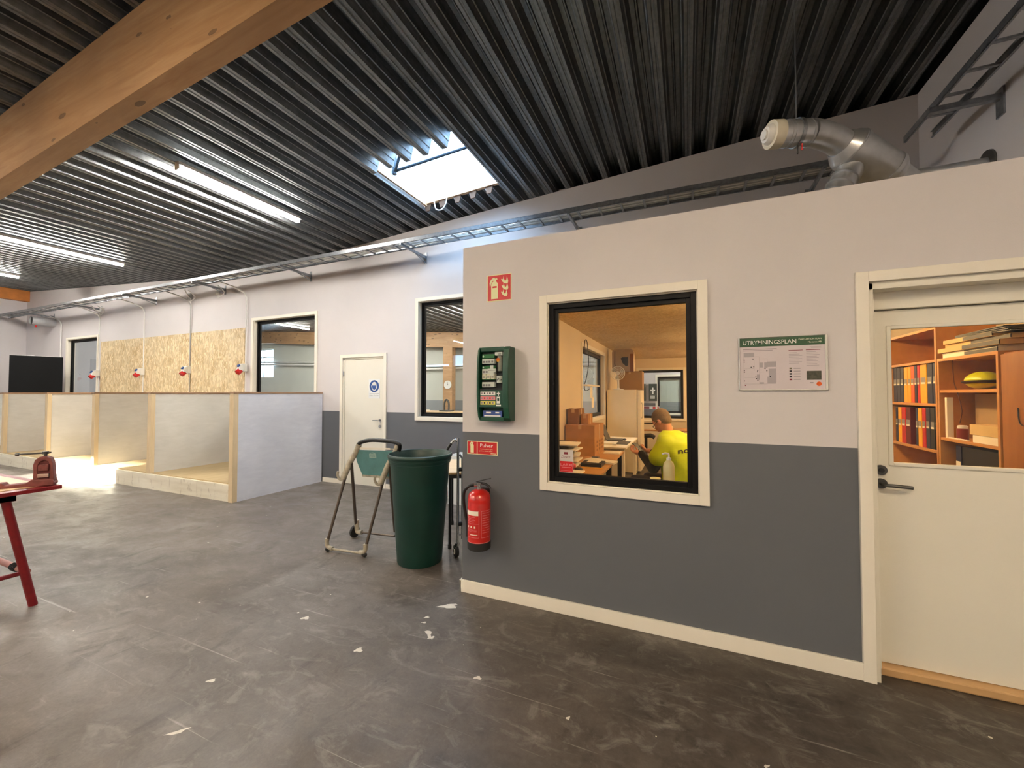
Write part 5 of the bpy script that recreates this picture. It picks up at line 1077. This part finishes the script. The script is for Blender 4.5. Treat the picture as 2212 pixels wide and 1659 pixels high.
mb = MB(); mb.box(1.78, 2.05, 3.49, 3.90, .80, 1.13, MATS['binder_black']); mb.box(1.775, 1.785, 3.90, 3.96, .80, 1.13, NAVY); mb.box(1.772, 1.775, 3.905, 3.955, .86, 1.02, PAPER); tag(mb.build('archive_box', loc=(1.9, 3.7, .8)), 'black archive box on the lowest visible shelf behind the door glass', 'box')
mb = MB(); mb.tube([(1.80, 4.03, 1.75), (1.80, 4.02, 1.60), (1.80, 3.99, 1.53), (1.785, 3.93, 1.47), (1.785, 3.90, 1.38), (1.785, 3.93, 1.29)], .003, mat('brown_wire', (90, 50, 24), .5), n=6, smooth_path=5); tag(mb.build('charging_wire', loc=(1.8, 4, 1.3)), 'thin brown wire dangling over the shelves of the lower bookcase', 'cable')

# ------------------------------------------------------------------ person on office chair
def remesh(mb, name, parent, voxel, m, smooth=4, label=None):
    me = bpy.data.meshes.new('tmp'); me.from_pydata([tuple(v) for v in mb.v], [], mb.f); o = bpy.data.objects.new('tmp', me); C.objects.link(o)
    r_ = o.modifiers.new('r', 'REMESH'); r_.mode = 'VOXEL'; r_.voxel_size = voxel
    s_ = o.modifiers.new('s', 'SMOOTH'); s_.factor = .5; s_.iterations = smooth
    bpy.context.view_layer.update()
    nm = bpy.data.meshes.new_from_object(o.evaluated_get(bpy.context.evaluated_depsgraph_get())); bpy.data.objects.remove(o); bpy.data.meshes.remove(me)
    rt = parent
    while rt.parent: rt = rt.parent
    nm.transform(Matrix.Translation(-Vector(rt.location))); nm.materials.clear(); nm.materials.append(m); nm.polygons.foreach_set('use_smooth', [True]*len(nm.polygons)); nm.name = name
    ob = bpy.data.objects.new(name, nm); C.objects.link(ob); ob.parent = parent
    if label: ob['label'] = label
    return ob
# local person frame: forward f, left l, up z ; origin under the hips
PO = Vector((-.02, 4.42, 0)); fdir = Vector((-.87, .49, 0)).normalized(); ldir = Vector((-fdir.y, fdir.x, 0))
def pp(f, l, z): return PO+fdir*f+ldir*l+Vector((0, 0, z))
def caps(mb, a, b, ra, rb, n=14):
    a = Vector(a); b = Vector(b); mb.tube([a, b], ra, SKIN, n=n, r_end=rb); mb.ball(a, ra, SKIN, n, 8); mb.ball(b, rb, SKIN, n, 8)
per = thing('person', 'seated person in yellow hi-vis vest looking down at a phone', 'person', (PO.x, PO.y, 0))
neck = pp(.17, 0, 1.08); head = pp(.255, 0, 1.215); hip = pp(0, 0, .55); chest = pp(.09, 0, .90)
shL = pp(.10, .19, 1.01); shR = pp(.10, -.19, 1.01); elL = pp(.20, .25, .76); elR = pp(.20, -.25, .76); wrL = pp(.46, .10, .86); wrR = pp(.45, -.10, .86)
kL = pp(.50, .12, .56); kR = pp(.50, -.12, .56); aL = pp(.50, .12, .10); aR = pp(.46, -.14, .10)
hx = Vector((fdir.x*.8, fdir.y*.8, -.6)).normalized()   # gaze: down and forward
hu = (Vector((0, 0, 1))-hx*hx.z).normalized(); hl = ldir
HM = Matrix(((hx.x, hl.x, hu.x, head.x), (hx.y, hl.y, hu.y, head.y), (hx.z, hl.z, hu.z, head.z), (0, 0, 0, 1)))
mb = MB()
for a, b, ra, rb in ((hip, chest, .14, .15), (chest, neck-Vector((0, 0, .05)), .15, .09), (shL, shR, .07, .07), (neck-Vector((0, 0, .04)), head-hu*.04-hx*.02, .055, .05), (shL, elL, .055, .045), (shR, elR, .055, .045), (elL, wrL, .042, .028), (elR, wrR, .042, .028), (hip+ldir*.09, kL, .085, .062), (hip-ldir*.09, kR, .085, .062), (kL, aL, .055, .036), (kR, aR, .055, .036), (aL, aL+fdir*.17-Vector((0, 0, .05)), .038, .03), (aR, aR+fdir*.17-Vector((0, 0, .05)), .038, .03)): caps(mb, a, b, ra, rb)
def hb(p, r, sq): mb.M = HM; mb.ball(p, r, SKIN, 20, 12, sq); mb.M = Matrix.Identity(4)
hb((0, 0, .03), .094, (1.05, .82, 1.0)); hb((.02, 0, -.045), .07, (.95, .82, 1.05)); hb((.045, 0, -.085), .036, (.8, 1.0, .7)); hb((.098, 0, -.025), .018, (1.1, .8, 1.3)); hb((.093, 0, -.062), .016, (.8, 1.6, .7)); hb((.088, 0, .015), .02, (.6, 2.2, .5))
for s in (1, -1): hb((-.005, .078*s, -.012), .026, (.7, .35, 1.15)); hb((.07, .035*s, -.02), .024, (.6, .9, .8))
# hands: palms and five fingers each, holding the phone
def hand(w, s):
    palm = w+fdir*.045+Vector((0, 0, .012)); mb.ball(palm, .036, SKIN, 14, 8, (1.1, 1.0, .6)); caps(mb, w, palm, .026, .026, 10)
    for k, (dl, L) in enumerate(((-.030, .062), (-.011, .072), (.009, .068), (.027, .052))):
        b = palm+fdir*.028+ldir*dl*.9; k1 = b+fdir*L*.45+Vector((0, 0, .016)); k2 = k1+fdir*L*.25+Vector((0, 0, .026))-ldir*s*.012; k3 = k2-fdir*.004+Vector((0, 0, .02))-ldir*s*.014
        caps(mb, b, k1, .0095, .0088, 8); caps(mb, k1, k2, .0088, .008, 8); caps(mb, k2, k3, .008, .007, 8)
    t0 = palm-ldir*s*.028; t1 = t0-ldir*s*.016+fdir*.025+Vector((0, 0, .028)); t2 = t1+fdir*.022+Vector((0, 0, .018)); caps(mb, t0, t1, .011, .010, 8); caps(mb, t1, t2, .010, .0085, 8)
hand(wrL, 1); hand(wrR, -1)
remesh(mb, 'body', per, .0062, SKIN, 3)
# hair cap
mb = MB(); mb.M = HM; mb.ball((-.010, 0, .04), .0985, SKIN, 24, 14, (1.02, .84, .99)); mb.ball((-.045, 0, -.005), .07, SKIN, 20, 10, (.75, .98, 1.0)); mb.M = Matrix.Identity(4); remesh(mb, 'hair', per, .007, HAIR, 3, 'short cropped greying hair')
# glasses
mb = MB(); mb.M = HM
for s in (1, -1): mb.tube([(.096, .034*s+.024*math.cos(2*PI*k/14), -.012+.019*math.sin(2*PI*k/14)) for k in range(15)], .0028, BLACK, n=6); mb.tube([(.09, .058*s, -.008), (.05, .079*s, -.006), (.0, .084*s, .004), (-.012, .083*s, -.012)], .003, BLACK, n=6)
mb.tube([(.102, .012, -.008), (.102, -.012, -.008)], .0025, BLACK, n=6); mb.M = Matrix.Identity(4); mb.build('glasses', per)
# black jacket sleeves and trunk
mb = MB()
for a, b, ra, rb in ((shL, elL, .068, .058), (shR, elR, .068, .058), (elL, wrL-fdir*.02, .055, .04), (elR, wrR-fdir*.02, .055, .04), (hip+Vector((0, 0, .03)), chest, .155, .16), (shL, shR, .075, .075)): caps(mb, a, b, ra, rb)
remesh(mb, 'black_jacket', per, .010, CLOTHB, 4)
mb = MB()
for a, b, ra, rb in ((hip+ldir*.09, kL, .098, .074), (hip-ldir*.09, kR, .098, .074), (kL, aL, .068, .055), (kR, aR, .068, .055), (hip, hip+Vector((0, 0, .06)), .15, .15)): caps(mb, a, b, ra, rb)
remesh(mb, 'trousers', per, .012, TROUS, 4)
for a in (aL, aR):
    mb = MB(); caps(mb, a-Vector((0, 0, .02)), a+fdir*.17-Vector((0, 0, .05)), .05, .042); caps(mb, a-fdir*.04-Vector((0, 0, .045)), a+fdir*.1-Vector((0, 0, .05)), .042, .042); remesh(mb, 'shoe', per, .010, BLACK, 3)
# vest: loose shell over the trunk, hanging to the seat
mb = MB()
def vr(z, f, rf, rl, k=40): return [pp(f+rf*math.cos(2*PI*i/k)*(1+.04*math.sin(5*2*PI*i/k+z*20)), rl*math.sin(2*PI*i/k)*(1+.03*math.sin(7*2*PI*i/k+z*14)), z) for i in range(k)]
mb.rings([vr(.50, -.03, .24, .27), vr(.62, -.01, .215, .245), vr(.78, .03, .205, .235), vr(.92, .07, .195, .245), vr(1.02, .10, .165, .245), vr(1.075, .125, .13, .20), vr(1.105, .145, .10, .13), vr(1.125, .155, .085, .095)], HIVIS)
for s in (1, -1): caps(mb, pp(.10, .17*s, 1.0), pp(.15, .25*s, .87), .098, .088)
remesh(mb, 'hi_vis_vest', per, .012, HIVIS, 5)
vb = bpy.data.objects['hi_vis_vest']
from mathutils.bvhtree import BVHTree
rt0 = Vector(per.location); bvh = BVHTree.FromPolygons([tuple(v.co+rt0) for v in vb.data.vertices], [tuple(p.vertices) for p in vb.data.polygons])
tm = MB(); tm.text('novida', 0, 0, .052, INK, 0, w=.30, bold=.02); mb = MB(); V = []
for v in tm.v:
    a = math.radians(116)+v.x/.22; zz = .925+v.y+v.x*.10; c = pp(.06, 0, zz); dr = fdir*math.cos(a)+ldir*math.sin(a)
    h = bvh.ray_cast(c+dr*.7, -dr)[0]; V.append((h if h is not None else c+dr*.2)+dr*.004)
mb.add(V, tm.f, INK); mb.build('back_print', per, label='dark lettering on the back')
mb = MB(); mb.hexa([pp(-.24, .16, .50), pp(-.10, .285, .50), pp(-.08, .275, .50), pp(-.22, .15, .50)], [pp(-.215, .15, .66), pp(-.08, .265, .66), pp(-.06, .255, .66), pp(-.195, .14, .66)], HIVIST); mb.build('vest_hem_panel', per, label='green reflective hem')
# phone
mb = MB(); c = (wrL+wrR)/2+fdir*.09+Vector((0, 0, .045)); mb.M = frame(c, ldir, Vector((fdir.x, fdir.y, .8))); mb.box(-.037, .037, -.07, .075, -.004, .004, BLACK); mb.rect(-.033, .033, -.064, .068, SCREEN, .0045); tag(mb.build('mobile_phone', loc=c), 'dark mobile phone held by the seated person', 'phone')
# chair
ch = thing('office_chair', 'black swivel office chair under the seated person', 'chair', (PO.x, PO.y, 0))
mb = MB(); mb.M = frame(pp(0, 0, .40), fdir, ldir); mb.box(-.24, .27, -.25, .25, 0, .07, BLACK); mb.build('seat', ch, bevel=.03, seg=3)
mb = MB(); mb.M = frame(pp(-.30, 0, .52), ldir, (0, 0, 1)); mb.box(-.22, .22, 0, .48, -.03, .03, BLACK); mb.build('backrest', ch, bevel=.03, seg=3)
mb = MB(); mb.tube([pp(-.2, 0, .42), pp(-.34, 0, .45), pp(-.34, 0, .6)], .02, BLACK, n=10); mb.cyl(pp(0, 0, .08), pp(0, 0, .41), .028, STEEL, n=14); mb.build('gas_column', ch)
for k in range(5):
    a = 2*PI*k/5+.3; mb = MB(); e = pp(.29*math.cos(a), .29*math.sin(a), .07); mb.tube([pp(0, 0, .09), e], .02, BLACK, n=8, r_end=.014); mb.build('base_arm', ch); mb = MB(); mb.ball((e.x, e.y, .028), .027, BLACK, 12, 8); mb.build('castor', ch)
for s in (1, -1): mb = MB(); mb.tube([pp(-.05, .26*s, .43), pp(-.05, .30*s, .50), pp(-.05, .30*s, .62)], .015, BLACK, n=8); mb.tube([pp(-.14, .30*s, .63), pp(.12, .30*s, .63)], .022, BLACK, n=10); mb.build('armrest', ch)
